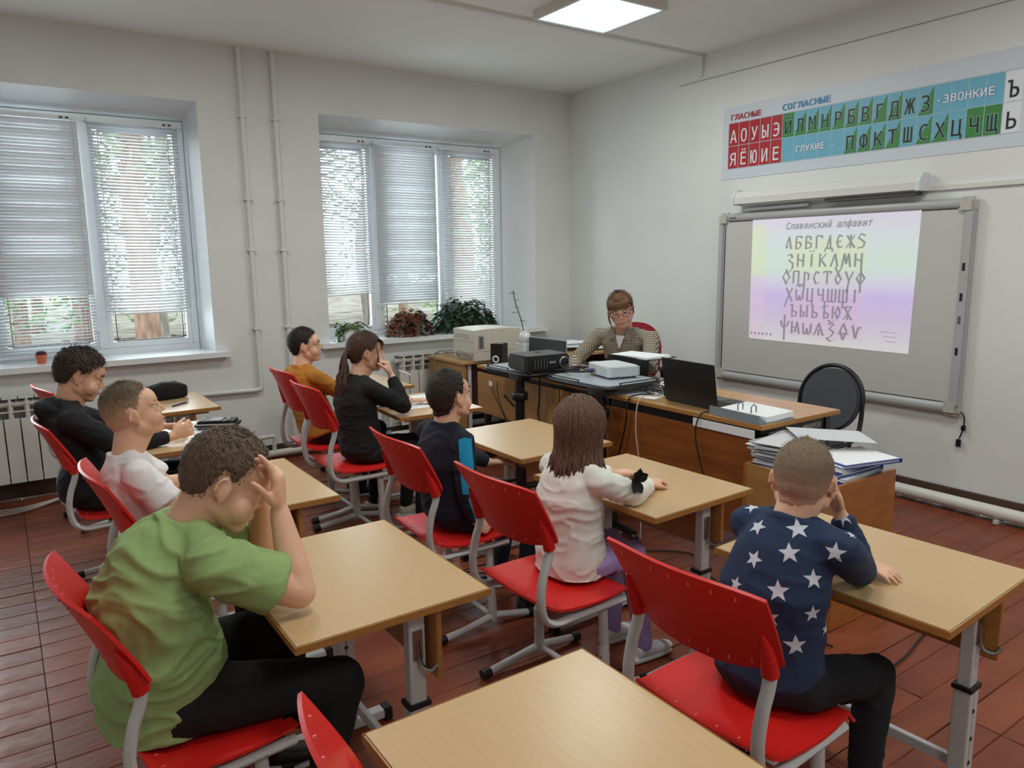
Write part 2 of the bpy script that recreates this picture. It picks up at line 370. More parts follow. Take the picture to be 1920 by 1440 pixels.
def blind(x0, x1, zt, zb, tiltf, label, pitch=.0215, slope=0):
    t = thing('venetian_blind', label, 'blind', (x0, YG-.075, zt), group='white venetian blinds')
    MB().box((-.005, -.014, -.028), (x1-x0+.005, .014, 0)).build('head_rail', M['pvc'], t, bevel=.002)
    for dx in (.05, .085): MB().box((x1-x0-dx-.012, -.016, -.02), (x1-x0-dx+.008, -.0135, -.008)).build('end_clip', M['black_plastic'], t)
    z = -.045; cache = {}; n = int((zt-zb-.045)/pitch)
    for i in range(n):
        ti = round(tiltf(i/n), 2)
        if ti not in cache: cache[ti] = slat_mesh(x1-x0, ti)
        o = bpy.data.objects.new('slat', cache[ti]); COL.objects.link(o); o.parent = t; o.location = (0, 0, z-i*pitch); 
        if slope and i > n-14: o.rotation_euler = (0, slope*(i-n+14)/14, 0)
    bz = z-n*pitch
    o = MB().box((-.002, -.012, -.006), (x1-x0+.002, .012, .006)).build('bottom_rail', M['pvc'], t, bevel=.002, loc=(0, 0, bz)); 
    if slope: o.rotation_euler = (0, slope, 0)
    for fx in (.16, .84):
        MB().cyl(((x1-x0)*fx, .0135, -.02), ((x1-x0)*fx, .0135, bz), .0009, 5).build('cord', M['pvc'], t)
        MB().cyl(((x1-x0)*fx, -.0135, -.02), ((x1-x0)*fx, -.0135, bz), .0009, 5).build('cord', M['pvc'], t)
    MB().cyl((x1-x0-.03, -.02, -.02), (x1-x0-.03, -.02, bz+.25), .002, 6).build('tilt_wand', M['grey_metal'], t)
rj = random.Random(3)
blind(-.03, .555, 2.45, .875, lambda f: rad(-77+rj.choice([0, 0, 0, 6, 16])) if f < .74 else rad(-22), 'half closed grey-looking blind reaching down to the left window sill')
blind(.62, 1.178, 2.452, 1.125, lambda f: rad(38), 'open blind in right sash of the left window, stopping above the sill')
blind(2.16, 2.63, 2.45, 1.2, lambda f: rad(37), 'open blind in the left sash of the right window with slanting bottom rail', slope=rad(-2))
blind(2.68, 3.25, 2.45, 1.095, lambda f: rad(-62+rj.choice([0, 0, 6, 12])), 'nearly closed blind in the middle of the right window')
blind(3.31, 3.84, 2.45, .93, lambda f: rad(37), 'open blind at the right of the right window behind the green plant')
# ---------------------------------------------------------------- outdoors
ground = MB().box((-25, YW+TH, -.6), (35, 60, -.5)).build('ground', mat('forest_ground', hexc(92, 82, 62), .9, noise_amt=.5, scale=1.5, col2=hexc(140, 136, 124)), None, kind='structure')
bark = mat('pine_bark', hexc(168, 140, 122), .9, scale=14, stretch=(1, 1, .35), col2=hexc(130, 98, 78), bump=.01)
barkg = mat('grey_bark', hexc(156, 148, 138), .9, scale=14, stretch=(1, 1, .35), col2=hexc(120, 112, 104), bump=.01)
leafm = mat('needle_green', hexc(140, 164, 116), .8, noise_amt=.4, scale=3)
def tree(x, y, r, h, label, bk, crown, seed):
    rd = random.Random(seed); t = thing('pine_tree' if crown else 'bare_tree', label, 'tree', (x, y, -.55))
    pts = [(rd.uniform(-.06, .06)*k, rd.uniform(-.04, .04)*k, h*k/7) for k in range(8)]
    MB().tube(spline(pts, 3), 0, 12, rr=[r*(1-.6*k/21)*(1+.25*math.exp(-k)) for k in range(22)]).build('trunk', bk, t, smooth=True)
    b = MB()
    for i in range(70 if not crown else 40):
        z = rd.uniform(h*.28, h*.98); a = rd.uniform(0, 6.28); L = rd.uniform(.6, 1.9)*(1.2-z/h*.6)
        p = V((0, 0, z)); q = p+V((math.cos(a)*L*.5, math.sin(a)*L*.5, L*.18)); e = q+V((math.cos(a+.4)*L*.5, math.sin(a+.4)*L*.5, L*.1))
        b.tube([p, q, e], 0, 5, rr=[.022, .014, .004])
        for _ in range(6):
            s_ = q.lerp(e, rd.random()) if rd.random() < .6 else p.lerp(q, rd.uniform(.3, 1)); d = V((rd.uniform(-1, 1), rd.uniform(-1, 1), rd.uniform(-.2, .7))).normalized()*rd.uniform(.2, .6)
            b.tube([s_, s_+d*.5, s_+d+V((0, 0, -.05))], 0, 4, rr=[.008, .006, .003])
    b.build('branches', bk, t, kind='stuff')
    if crown:
        c = MB()
        for i in range(1500):
            z = rd.uniform(h*.1, h*.75) if crown == 2 else rd.uniform(h*.3, h); a = rd.uniform(0, 6.28); R = rd.uniform(.2, 1.5)*(1.15-z/h*.7)
            p = V((math.cos(a)*R, math.sin(a)*R, z+.2*R)); s = rd.uniform(.05, .14)
            d1 = V((rd.uniform(-1, 1), rd.uniform(-1, 1), rd.uniform(-.6, .6))).normalized()*s; d2 = d1.orthogonal().normalized()*s*.35
            c.add([p-d1, p+d2, p+d1, p-d2], [[0, 1, 2, 3]])
        c.build('foliage', leafm, t, kind='stuff')
tree(1.3, 9.0, .14, 9, 'thick reddish pine trunk close outside the left window', bark, 1, 1)
tree(-.5, 12.5, .15, 9, 'pine further back outside the left window', bark, 1, 2)
tree(3.3, 9.2, .13, 9, 'pale bare tree outside the left sash of the right window', barkg, 0, 3)
tree(4.9, 11.2, .1, 8, 'thin leaning bare tree outside the right window', barkg, 0, 4)
tree(6.3, 10.6, .2, 9, 'pine with green boughs outside the right window by the green plant', bark, 2, 5)
tree(3.2, 15, .12, 7, 'green conifer far behind between the windows', bark, 2, 6)
tree(.3, 16, .13, 7, 'green conifer far outside the left window', bark, 2, 7)
tree(8.6, 15, .15, 8, 'green conifer far outside at the right window', bark, 2, 8)
tree(2.2, 13, .09, 8, 'slim bare tree far outside the left window', barkg, 0, 9)
pt = [o for o in bpy.data.objects if o.get('category') == 'tree']
for k in range(12):
    s_ = pt[[3, 9-1, 4, 5][k % 4] % len(pt)] if k % 3 else pt[5]
    dup(s_, (-3+1.55*k+(k % 3)*.4, 19+(k*7 % 5)*1.7, -.55), k*1.3, 'slender tree deep in the wood far outside the windows', 'far trees of the wood')
fence = thing('garden_fence', 'low dark board fence outside the windows', 'fence', (0, 17.8, -.5))
fm = mat('old_fence', hexc(128, 116, 106), .9, noise_amt=.4, scale=6)
pl = MB().box((-.064, -.012, 0), (.064, .012, .42)).mesh('fence_board', False); pl.materials.append(fm)
for k in range(110):
    o = bpy.data.objects.new('fence_board', pl); COL.objects.link(o); o.parent = fence; o.location = (-3.5+k*.135, 0, random.uniform(-.05, .02)); o.rotation_euler = (0, random.uniform(-.02, .02), 0)
MB().box((-3.6, .014, .2), (11.4, .05, .27)).build('rail', fm, fence)
bushm = mat('bush_leaf', hexc(176, 188, 116), .8, noise_amt=.4, scale=3)
for i, (x, y) in enumerate(((.55, 8.3), (1.9, 8.6), (4.9, 9.0), (3.0, 10), (7, 10.5))):
    rd = random.Random(i+50); c = MB()
    for k in range(420):
        p = V((rd.gauss(0, .3), rd.gauss(0, .25), abs(rd.gauss(.35, .28)))); s = rd.uniform(.03, .06)
        d1 = V((rd.uniform(-1, 1), rd.uniform(-1, 1), rd.uniform(-1, 1))).normalized()*s; d2 = d1.orthogonal().normalized()*s*.45
        c.add([p-d1, p+d2, p+d1, p-d2], [[0, 1, 2, 3]])
    t = thing('bush', ['yellow-green bush outside the left window sash', 'leafy bush right of the thick pine outside', 'yellow-green bush outside the right window', 'bush behind the bare trees outside', 'bush far right outside the right window'][i], 'bush', (x, y, -.5))
    c.build('foliage', bushm, t, kind='stuff')
    c = MB(); [c.tube([(0, 0, 0), (rd.uniform(-.2, .2), rd.uniform(-.2, .2), .6)], .006, 4) for _ in range(12)]; c.build('stems', barkg, t, kind='stuff')
# ---------------------------------------------------------------- radiators
def radiator(x0, n, z0, z1, label, pw=.088):
    t = thing('radiator', label, 'radiator', (x0, YW-.09, 0))
    s = MB(); s.box((.004, -.045, z0), (pw-.004, -.033, z1-.13)); s.box((.03, -.033, z0+.01), (pw-.03, .035, z1-.02))
    s.box((pw/2-.006, -.045, z1-.13), (pw/2+.006, -.038, z1)); s.box((.0, -.043, z1-.09), (pw, -.037, z1-.082)); s.box((.0, -.043, z1-.04), (pw, -.037, z1-.032)); s.box((0.004, -.045, z1-.006), (pw-.004, .035, z1))
    me = s.mesh('section', False); bm = bmesh.new(); bm.from_mesh(me); bmesh.ops.recalc_face_normals(bm, faces=bm.faces); bm.to_mesh(me); bm.free(); me.materials.append(M['white_metal'])
    for k in range(n):
        o = bpy.data.objects.new('section', me); COL.objects.link(o); o.parent = t; o.location = (k*pw, 0, 0)
    MB().cyl((-.02, 0, z1-.045), (n*pw+.02, 0, z1-.045), .019, 10).build('header_pipe', M['white_metal'], t, smooth='auto')
    MB().cyl((-.02, 0, z0+.04), (n*pw+.02, 0, z0+.04), .019, 10).build('header_pipe', M['white_metal'], t, smooth='auto')
    MB().box((0, .036, z0), (n*pw, .04, z1)).build('rear_plate', mat('rad_plate_grey', hexc(165, 165, 160), .8), t)  # plain grey plate behind the sections
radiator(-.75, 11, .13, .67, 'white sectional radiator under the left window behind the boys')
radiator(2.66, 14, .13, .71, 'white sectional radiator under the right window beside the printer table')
# ---------------------------------------------------------------- ceiling lamps
em = mat('lamp_diffuser', (.62, .84, .92), .5, emit=1.15); tubeg = mat('lamp_tube_glow', (.92, 1, 1), .5, emit=3)
for i, (x, y) in enumerate(LAMPS):
    t = thing('ceiling_light', 'square fluorescent ceiling light, lit, above the teacher' if i == 0 else 'square fluorescent ceiling light outside the picture, fixture %s' % ('by the window side', 'near the board wall', 'over the first desks', 'over the back desks', 'by the door side', 'near the back corner')[i], 'lamp', (x, y, ZC), group='ceiling lights')
    f = MB(); s = .285
    for a in ((-s, -s, s, -s+.02), (-s, s-.02, s, s), (-s, -s+.02, -s+.02, s-.02), (s-.02, -s+.02, s, s-.02)): f.box((a[0], a[1], -.05), (a[2], a[3], 0))
    f.build('frame', M['white_metal'], t)
    MB().box((-s+.02, -s+.02, -.044), (s-.02, s-.02, -.04)).build('diffuser', em, t)
    for k in range(4):
        MB().box((-s+.04, -.2+k*.133-.016, -.0475), (s-.04, -.2+k*.133+.016, -.0445)).build('tube', tubeg, t)
# ================================================================ FRONT WALL
try: FONT = bpy.data.fonts.load(bpy.utils.system_resource('DATAFILES', path='fonts')+'/DejaVuSansMono.woff2')
except Exception: FONT = None
def text_mesh(body, size, shear=0, xs=1, bold=0, align='LEFT', spacing=1):
    c = bpy.data.curves.new('t', 'FONT'); c.body = body; c.size = size; c.shear = shear; c.offset = bold; c.align_x = align; c.space_character = spacing
    c.resolution_u = 3
    if FONT and not any(ch in 'ѠѪѰѦѮѲѴ' for ch in body): c.font = FONT
    o = bpy.data.objects.new('t', c); COL.objects.link(o); dg = bpy.context.evaluated_depsgraph_get()
    me = bpy.data.meshes.new_from_object(o.evaluated_get(dg)); bpy.data.objects.remove(o); bpy.data.curves.remove(c)
    for v in me.vertices: v.co.x *= xs
    return me
def wall_text(name, body, size, y, z, x, m, parent, root, **kw):
    """text on the front wall (normal -X): text x axis runs to -Y"""
    me = text_mesh(body, size, **kw)
    for v in me.vertices: v.co = V((x-root[0], y-v.co.x-root[1], z+v.co.y-root[2]))
    return link(me, name, m, parent)
# ---- alphabet strip poster
PX = XF-.004
root = (XF, 2.7, 2.04)
t = thing('alphabet_poster', 'long alphabet strip with red, blue and green letter cells above the board', 'poster', root)
yl, yr = 3.842, 1.66; zb, zt = 2.044, 2.552
MB().box((-.004, yr-2.7, 0), (-.001, yl-2.7, zt-zb)).build('sheet', mat('poster_white', hexc(208, 216, 226), .45), t)
cR, cB, cG, cD = [mat(n, c, .45) for n, c in (('print_red', hexc(176, 38, 44)), ('print_blue', hexc(108, 178, 204)), ('print_green', hexc(58, 134, 66)), ('print_dark', hexc(22, 26, 34)))]
cO = mat('print_outline', hexc(150, 206, 190), .45); cW = mat('print_white', hexc(226, 230, 236), .45); cLB = mat('print_text_blue', hexc(52, 140, 186), .45); cDR = mat('print_text_red', hexc(160, 48, 54), .45)
y0, cw, z0c, z1c = 3.788, .0916, 2.113, 2.434; zm = (z0c+z1c)/2
def cell(col, i0, row, kind=None):
    a, b = y0-cw*i0, y0-cw*(i0+1); lo, hi = (zm, z1c) if row == 0 else (z0c, zm); g = .0022
    a -= g; b += g; lo += g; hi -= g
    x = PX-.0006-XF
    P = lambda y, z, dx=0: (x-dx, y-2.7, z-2.04)
    if kind == 'diag':
        MB().add([P(a, lo), P(b, lo), P(b, hi), P(a, hi)], [[0, 3, 2, 1]]).build('letter_cell', cB, t)
        MB().add([P(a, lo, .0003), P(b, lo, .0003), P(b, hi, .0003)], [[0, 2, 1]]).build('cell_corner', cG, t)
    else: MB().add([P(a, lo), P(b, lo), P(b, hi), P(a, hi)], [[0, 3, 2, 1]]).build('letter_cell', col, t)
MB().box((-.0043, y0-cw*20.95-2.7, z0c-2.044), (-.0041, y0-2.7+.003, z1c-2.036)).build('grid_ground', mat('grid_line', hexc(170, 190, 205), .5), t)
def glyph(ch, i, row, col, sz=.17, out=None):
    lo = zm if row == 0 else z0c; yc = y0-cw*(i+.5)
    if out: wall_text('letter_outline', ch, sz, yc, lo+.022, XF-.0054, out, t, root, xs=.86, align='CENTER', bold=.0035)
    wall_text('letter', ch, sz, yc, lo+.022, XF-.0068, col, t, root, xs=.86, align='CENTER', bold=.0006)
for i, ch in enumerate('АОУЫЭ'): cell(cR, i, 0); glyph(ch, i, 0, cW)
for i, ch in enumerate('ЯЁЮИЕ'): cell(cR, i, 1); glyph(ch, i, 1, cW)
top = 'ЙЛМНРБВГДЖЗ'
for i, ch in enumerate(top):
    k = 5+i; cell(cG if ch == 'Й' else cB, k, 0, None if ch in 'ЙЖ' else 'diag'); glyph(ch, k, 0, cD, out=cO)
for k in range(16, 20): cell(cB, k, 0)
for k in range(5, 10): cell(cB, k, 1)
for i, ch in enumerate('ПФКТШСХЦЧЩ'):
    k = 10+i; cell(cG if ch in 'ЧЩ' else cB, k, 1, None if ch in 'ШЦЧЩ' else 'diag'); glyph(ch, k, 1, cD, out=cO)
cell(cW, 20, 0); cell(cW, 20, 1); glyph('Ъ', 20, 0, cD); glyph('Ь', 20, 1, cD)
for txt, k, row_z, c_, sz, out in (('ГЛАСНЫЕ', .15, z1c+.02, cDR, .07, None), ('СОГЛАСНЫЕ', 4.9, z1c+.02, cLB, .074, None), ('-ЗВОНКИЕ', 16.1, zm+.052, cW, .082, cLB), ('ГЛУХИЕ -', 6.2, z0c+.055, cW, .076, cLB)):
    XS = 1.0*(1.28 if txt in ('ГЛАСНЫЕ', 'СОГЛАСНЫЕ') else 1.12)
    if out: wall_text('word_outline', txt, sz, y0-cw*k, row_z, XF-.0054, out, t, root, bold=.0032, xs=XS)
    wall_text('word', txt, sz, y0-cw*k, row_z, XF-.0072, c_, t, root, bold=.0012, xs=XS)
# ---- board lamp
root = (XF, 2.98, 1.86)
t = thing('board_lamp', 'long white fluorescent lamp fixture mounted above the whiteboard', 'lamp', root)
MB().prism([(-.115, -.012), (-.12, .03), (-.085, .075), (-.03, .08), (-.0, .06), (-.0, .0)], -.66, .66, Matrix(((1, 0, 0, 0), (0, 0, 1, 0), (0, 1, 0, 0), (0, 0, 0, 1)))).build('housing', mat('lamp_white', hexc(226, 226, 222), .25), t, smooth='auto')
for s in (-1, 1):
    MB().prism([(-.125, -.018), (-.128, .035), (-.088, .084), (-.03, .09), (0, .07), (0, -.018)], s*.66-.012, s*.66+.012, Matrix(((1, 0, 0, 0), (0, 0, 1, 0), (0, 1, 0, 0), (0, 0, 0, 1)))).build('end_cap', M['pvc'], t)
MB().cyl((-.06, -.63, -.012), (-.06, .63, -.012), .013, 10).build('tube', mat('lamp_tube_off', hexc(220, 222, 222), .3), t, smooth='auto')
MB().cyl((-.03, .1, -.045), (-.03, .62, -.05), .012, 10).build('lower_tube', M['pvc'], t, smooth='auto')
MB().box((-.09, -.64, -.04), (-.02, -.05, -.022)).build('reflector_flap', M['grille'], t)
# ---- interactive whiteboard
BY0, BY1, BZ0, BZ1 = 2.03, 3.815, .555, 1.79
root = (XF, (BY0+BY1)/2, BZ0)
t = thing('whiteboard', 'large grey framed interactive whiteboard on the front wall', 'board', root)
hy = (BY1-BY0)/2; hz = BZ1-BZ0
MB().box((-.038, -hy+.03, .04), (-.0, hy-.03, hz-.03)).build('panel', M['board_white'], t)
MB().box((-.0392, -hy+.052, .068), (-.0382, hy-.052, .0725)).build('trim_line', M['black_metal'], t)
MB().box((-.0392, -hy+.052, hz-.062), (-.0382, hy-.052, hz-.055)).build('trim_line', M['black_metal'], t)
MB().box((-.0392, hy-.06, .07), (-.0382, hy-.052, hz-.06)).build('trim_line', M['black_metal'], t)
MB().tube([(-.03, -hy+.05, .035), (-.03, hy-.05, .035)], .032, 12, flat=(V((1, 0, 0)), .75)).build('bottom_rail', M['board_frame'], t, smooth='auto')
MB().tube([(-.03, -hy+.05, hz-.03), (-.03, hy-.05, hz-.03)], .03, 12, flat=(V((1, 0, 0)), .75)).build('top_rail', M['board_frame'], t, smooth='auto')
MB().box((-.052, -hy, .05), (0, -hy+.055, hz-.05)).build('side_rail', M['board_frame'], t, bevel=.006)
MB().box((-.052, hy-.045, .05), (0, hy, hz-.05)).build('side_rail', M['board_frame'], t, bevel=.006)
for sy in (-1, 1):
    for z in (0, hz-.085):
        MB().box((-.06, sy*hy-(.09 if sy > 0 else -.0)-.005, z-.005), (0, sy*hy+(.005 if sy > 0 else .095), z+.09)).build('corner_cap', mat('corner_beige', hexc(188, 186, 176), .4), t, bevel=.02)
for z in (.83, .66, .53, .35): MB().box((-.0535, -hy+.025, z), (-.0515, -hy+.04, z+.045)).build('side_button', M['black_plastic'] if z != .53 else M['steel'], t)
wall_text('print', 'Classic Board', .022, BY1-.075, BZ1-.04, XF-.056, M['grille'], t, root) if False else None
MB().box((-.0545, hy-.16, hz-.037), (-.0525, hy-.1, hz-.029)).build('name_strip', M['grille'], t)
# projected slide
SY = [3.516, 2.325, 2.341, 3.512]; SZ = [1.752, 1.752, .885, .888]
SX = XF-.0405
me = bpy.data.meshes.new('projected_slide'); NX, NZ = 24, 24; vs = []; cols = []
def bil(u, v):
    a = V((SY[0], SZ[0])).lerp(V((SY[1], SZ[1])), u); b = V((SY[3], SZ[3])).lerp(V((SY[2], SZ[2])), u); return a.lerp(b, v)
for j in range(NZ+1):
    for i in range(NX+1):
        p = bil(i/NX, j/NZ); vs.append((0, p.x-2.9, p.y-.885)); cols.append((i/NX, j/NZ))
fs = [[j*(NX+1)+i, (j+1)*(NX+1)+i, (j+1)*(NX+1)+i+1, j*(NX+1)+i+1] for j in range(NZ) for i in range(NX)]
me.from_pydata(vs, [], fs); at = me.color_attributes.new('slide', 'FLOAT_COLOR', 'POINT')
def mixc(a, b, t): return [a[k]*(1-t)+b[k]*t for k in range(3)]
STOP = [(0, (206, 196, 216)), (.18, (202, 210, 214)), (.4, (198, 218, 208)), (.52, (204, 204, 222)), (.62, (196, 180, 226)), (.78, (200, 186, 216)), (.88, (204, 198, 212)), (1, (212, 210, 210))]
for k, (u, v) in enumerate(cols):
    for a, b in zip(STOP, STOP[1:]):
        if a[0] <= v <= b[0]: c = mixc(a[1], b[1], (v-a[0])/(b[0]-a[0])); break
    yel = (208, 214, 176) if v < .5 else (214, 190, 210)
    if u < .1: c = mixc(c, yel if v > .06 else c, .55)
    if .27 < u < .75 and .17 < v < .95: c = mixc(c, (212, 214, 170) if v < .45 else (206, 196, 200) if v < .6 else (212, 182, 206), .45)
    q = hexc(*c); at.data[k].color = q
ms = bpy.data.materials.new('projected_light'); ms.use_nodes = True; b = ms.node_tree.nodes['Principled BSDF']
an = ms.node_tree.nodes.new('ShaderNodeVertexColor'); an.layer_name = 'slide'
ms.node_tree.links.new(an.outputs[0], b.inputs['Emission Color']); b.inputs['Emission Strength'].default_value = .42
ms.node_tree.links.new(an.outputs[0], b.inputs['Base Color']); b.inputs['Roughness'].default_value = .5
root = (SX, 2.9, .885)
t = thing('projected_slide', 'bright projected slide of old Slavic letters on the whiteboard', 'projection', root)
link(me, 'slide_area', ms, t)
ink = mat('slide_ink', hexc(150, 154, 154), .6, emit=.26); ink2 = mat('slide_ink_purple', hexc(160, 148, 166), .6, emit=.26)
def slide_text(body, size, u, v, m, **kw):
    me = text_mesh(body, size, **kw); p = bil(u, v); sl = (bil(min(u+.2, 1), v)-p); dz = sl.y/sl.x
    for w in me.vertices: w.co = V((-.0008, p.x-w.co.x-2.9, p.y+w.co.y-w.co.x*dz-.885))
    return link(me, 'slide_text', m, t)
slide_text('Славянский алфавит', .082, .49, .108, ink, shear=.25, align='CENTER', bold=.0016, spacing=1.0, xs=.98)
GL = {
 'А': [[(.78,0),(.5,1)], [(.5,1),(.2,.3),(.22,.05),(.6,.32)]], 'Б': [[(.2,0),(.2,1),(.8,1),(.85,.85)], [(.2,.5),(.6,.55),(.8,.3),(.6,.05),(.2,0)]],
 'В': [[(.2,0),(.2,1),(.7,.95),(.75,.7),(.3,.52),(.8,.42),(.8,.1),(.2,0)]], 'Г': [[(.25,0),(.25,1),(.85,1),(.88,.8)]], 'Д': [[(.05,-.25),(.15,0),(.85,0),(.95,-.25)], [(.7,0),(.6,1)], [(.6,1),(.25,0)]],
 'Є': [[(.8,.9),(.4,1),(.2,.5),(.4,.05),(.85,.1)], [(.2,.5),(.65,.52)]], 'Ж': [[(.5,0),(.5,1)], [(.1,.95),(.5,.5),(.95,0)], [(.9,.95),(.5,.5),(.05,0)]], 'Ѕ': [[(.85,.9),(.4,1.05),(.15,.75),(.8,.4),(.7,.05),(.1,-.02)]],
 'З': [[(.2,.9),(.6,1),(.75,.7),(.35,.5),(.85,.25),(.8,-.2),(.4,-.5),(.15,-.4)]], 'Н': [[(.2,0),(.2,1)], [(.8,0),(.8,1)], [(.2,.6),(.8,.4)]], 'Ї': [[(.5,0),(.5,1)], [(.3,1.2),(.34,1.28)], [(.66,1.2),(.7,1.28)]],
 'К': [[(.2,0),(.2,1)], [(.8,1),(.35,.5),(.85,0)]], 'Л': [[(.85,0),(.55,1)], [(.55,1),(.15,0)]], 'М': [[(.1,0),(.3,1),(.5,.2),(.72,1)], [(.72,1),(.92,0)]],
 'О': [[(.5,0),(.1,.5),(.5,1),(.9,.5),(.5,0)], [(.5,1),(.52,1.15)], [(.5,0),(.5,-.12)]], 'П': [[(.2,0),(.2,1),(.8,1),(.8,0)]], 'Р': [[(.3,-.5),(.3,.95)], [(.3,.9),(.8,.8),(.75,.3),(.35,.15)]], 'С': [[(.8,.85),(.45,1),(.2,.5),(.45,0),(.82,.12)]],
 'Т': [[(.5,0),(.5,1)], [(.1,.85),(.15,1),(.85,1),(.92,.85)]], 'ʘ': [[(.15,1.35),(.5,.85),(.2,.4),(.5,0),(.85,.4),(.5,.85),(.85,1.35)]], 'У': [[(.1,1),(.5,.3)], [(.9,1),(.5,.3),(.3,-.6)]], 'Ф': [[(.5,-.6),(.5,1.5)], [(.5,0),(.08,.5),(.5,.95),(.92,.5),(.5,0)]],
 'Х': [[(.15,1),(.85,-.1)], [(.85,1),(.4,.3),(.0,-.6)]], 'Ѿ': [[(.1,.9),(.15,.1),(.35,0),(.5,.4),(.65,0),(.88,.15),(.9,.9)], [(.2,1.15),(.2,1.3),(.8,1.3),(.8,1.15)], [(.5,1.1),(.5,1.3)]], 'Ц': [[(.2,1),(.2,0),(.75,0),(.78,-.4)], [(.75,0),(.75,1)]],
 'Ч': [[(.2,1),(.25,.5),(.7,.5)], [(.75,0),(.75,1)]], 'Ш': [[(.1,1),(.1,0),(.9,0),(.9,1)], [(.5,0),(.5,1)]], 'Щ': [[(.1,1),(.1,0),(.9,0),(.9,1)], [(.5,-.5),(.5,1)]], 'І': [[(.5,0),(.5,1)]],
 'Ъ': [[(.05,.95),(.35,1)], [(.35,1),(.35,0),(.8,.05),(.85,.35),(.4,.5)]], 'Ы': [[(.15,1),(.15,0),(.5,.05),(.55,.35),(.2,.5)], [(.88,0),(.88,1)]], 'Ь': [[(.3,1),(.3,0),(.75,.05),(.8,.35),(.35,.5)]], 'Ѣ': [[(.4,1.4),(.4,0),(.8,.05),(.85,.35),(.45,.5)], [(.1,.85),(.8,1)]],
 'Ю': [[(.12,0),(.12,1)], [(.12,.5),(.4,.5)], [(.65,0),(.4,.5),(.65,1),(.9,.5),(.65,0)]], 'Ѫ': [[(.1,0),(.5,.5),(.9,0)], [(.15,1),(.85,1),(.5,.5),(.15,1)], [(.5,.5),(.5,0)]],
 'Ѱ': [[(.1,1),(.25,.55),(.5,.4),(.75,.55),(.95,1)], [(.5,-.6),(.5,1.5)]], 'Ꙗ': [[(.12,0),(.12,1)], [(.12,.5),(.4,.5)], [(.9,0),(.65,1)], [(.65,1),(.42,.1),(.7,.3)]], 'Ѡ': [[(.1,.9),(.15,.1),(.35,0),(.5,.5),(.65,0),(.88,.15),(.9,.9)]],
 'Ѧ': [[(.05,0),(.5,1)], [(.5,1),(.95,0)], [(.25,.45),(.75,.45)], [(.5,.45),(.5,0)]], 'Ѯ': [[(.2,1.3),(.5,1.1),(.8,1.3)], [(.2,1),(.75,1),(.35,.6),(.8,.35),(.5,-.05),(.1,-.15),(.5,-.4),(.9,-.2)]], 'Ѳ': [[(.5,-.2),(.2,.5),(.5,1.1),(.8,.5),(.5,-.2)], [(.0,.3),(1,.3)]], 'Ѵ': [[(.15,1),(.45,0),(.7,.9),(.95,.85)]]}
def old_glyph(ch, yc, z, w, h, m):
    mb = MB(); n = V((.085, .02)); nz_ = .012
    for st in GL.get(ch, []):
        for p, q in zip(st, st[1:]):
            p, q = V((*p,)), V((*q,)); d = (q-p).normalized(); e = d*.02; p2, q2 = p-e, q+e
            off = V((.105, .03)) if abs(d.y) > .35 else V((.04, .055))
            pts = [p2-off, p2+off, q2+off, q2-off]
            i_ = len(mb.v)//4
            mb.add([(-.0008-.00004*i_, yc-(a_.x-.5)*w-2.9, z+a_.y*h-.885) for a_ in pts], [[0, 1, 2, 3]])
    return mb.build('old_letter', m, t)
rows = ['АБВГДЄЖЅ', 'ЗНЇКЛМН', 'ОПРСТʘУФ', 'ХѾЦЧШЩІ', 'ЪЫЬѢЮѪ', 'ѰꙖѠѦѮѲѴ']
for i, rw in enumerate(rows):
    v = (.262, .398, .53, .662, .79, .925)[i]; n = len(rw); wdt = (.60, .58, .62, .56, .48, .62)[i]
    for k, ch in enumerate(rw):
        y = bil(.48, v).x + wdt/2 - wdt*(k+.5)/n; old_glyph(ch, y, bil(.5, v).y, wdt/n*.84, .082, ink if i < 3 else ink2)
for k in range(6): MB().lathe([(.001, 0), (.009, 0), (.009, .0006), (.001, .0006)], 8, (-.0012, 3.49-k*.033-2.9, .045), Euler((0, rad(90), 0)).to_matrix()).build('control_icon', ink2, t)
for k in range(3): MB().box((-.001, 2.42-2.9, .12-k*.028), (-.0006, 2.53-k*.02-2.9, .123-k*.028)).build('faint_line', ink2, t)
# board cable
t = thing('board_cable', 'short black cable with plug hanging from the whiteboard corner', 'cable', (XF-.02, 2.0, .37))
MB().tube(spline([(0, .04, .2), (0, .015, .2), (0, -.0, .16), (0, .005, .1), (0, .02, .05)], 5), .004, 6).build('wire', M['black_plastic'], t)
MB().box((-.012, -.008, .1), (.012, .012, .13)).build('ferrite', M['black_plastic'], t, bevel=.003)
MB().box((-.01, .01, .0), (.01, .034, .045)).build('plug', M['black_plastic'], t, bevel=.003)
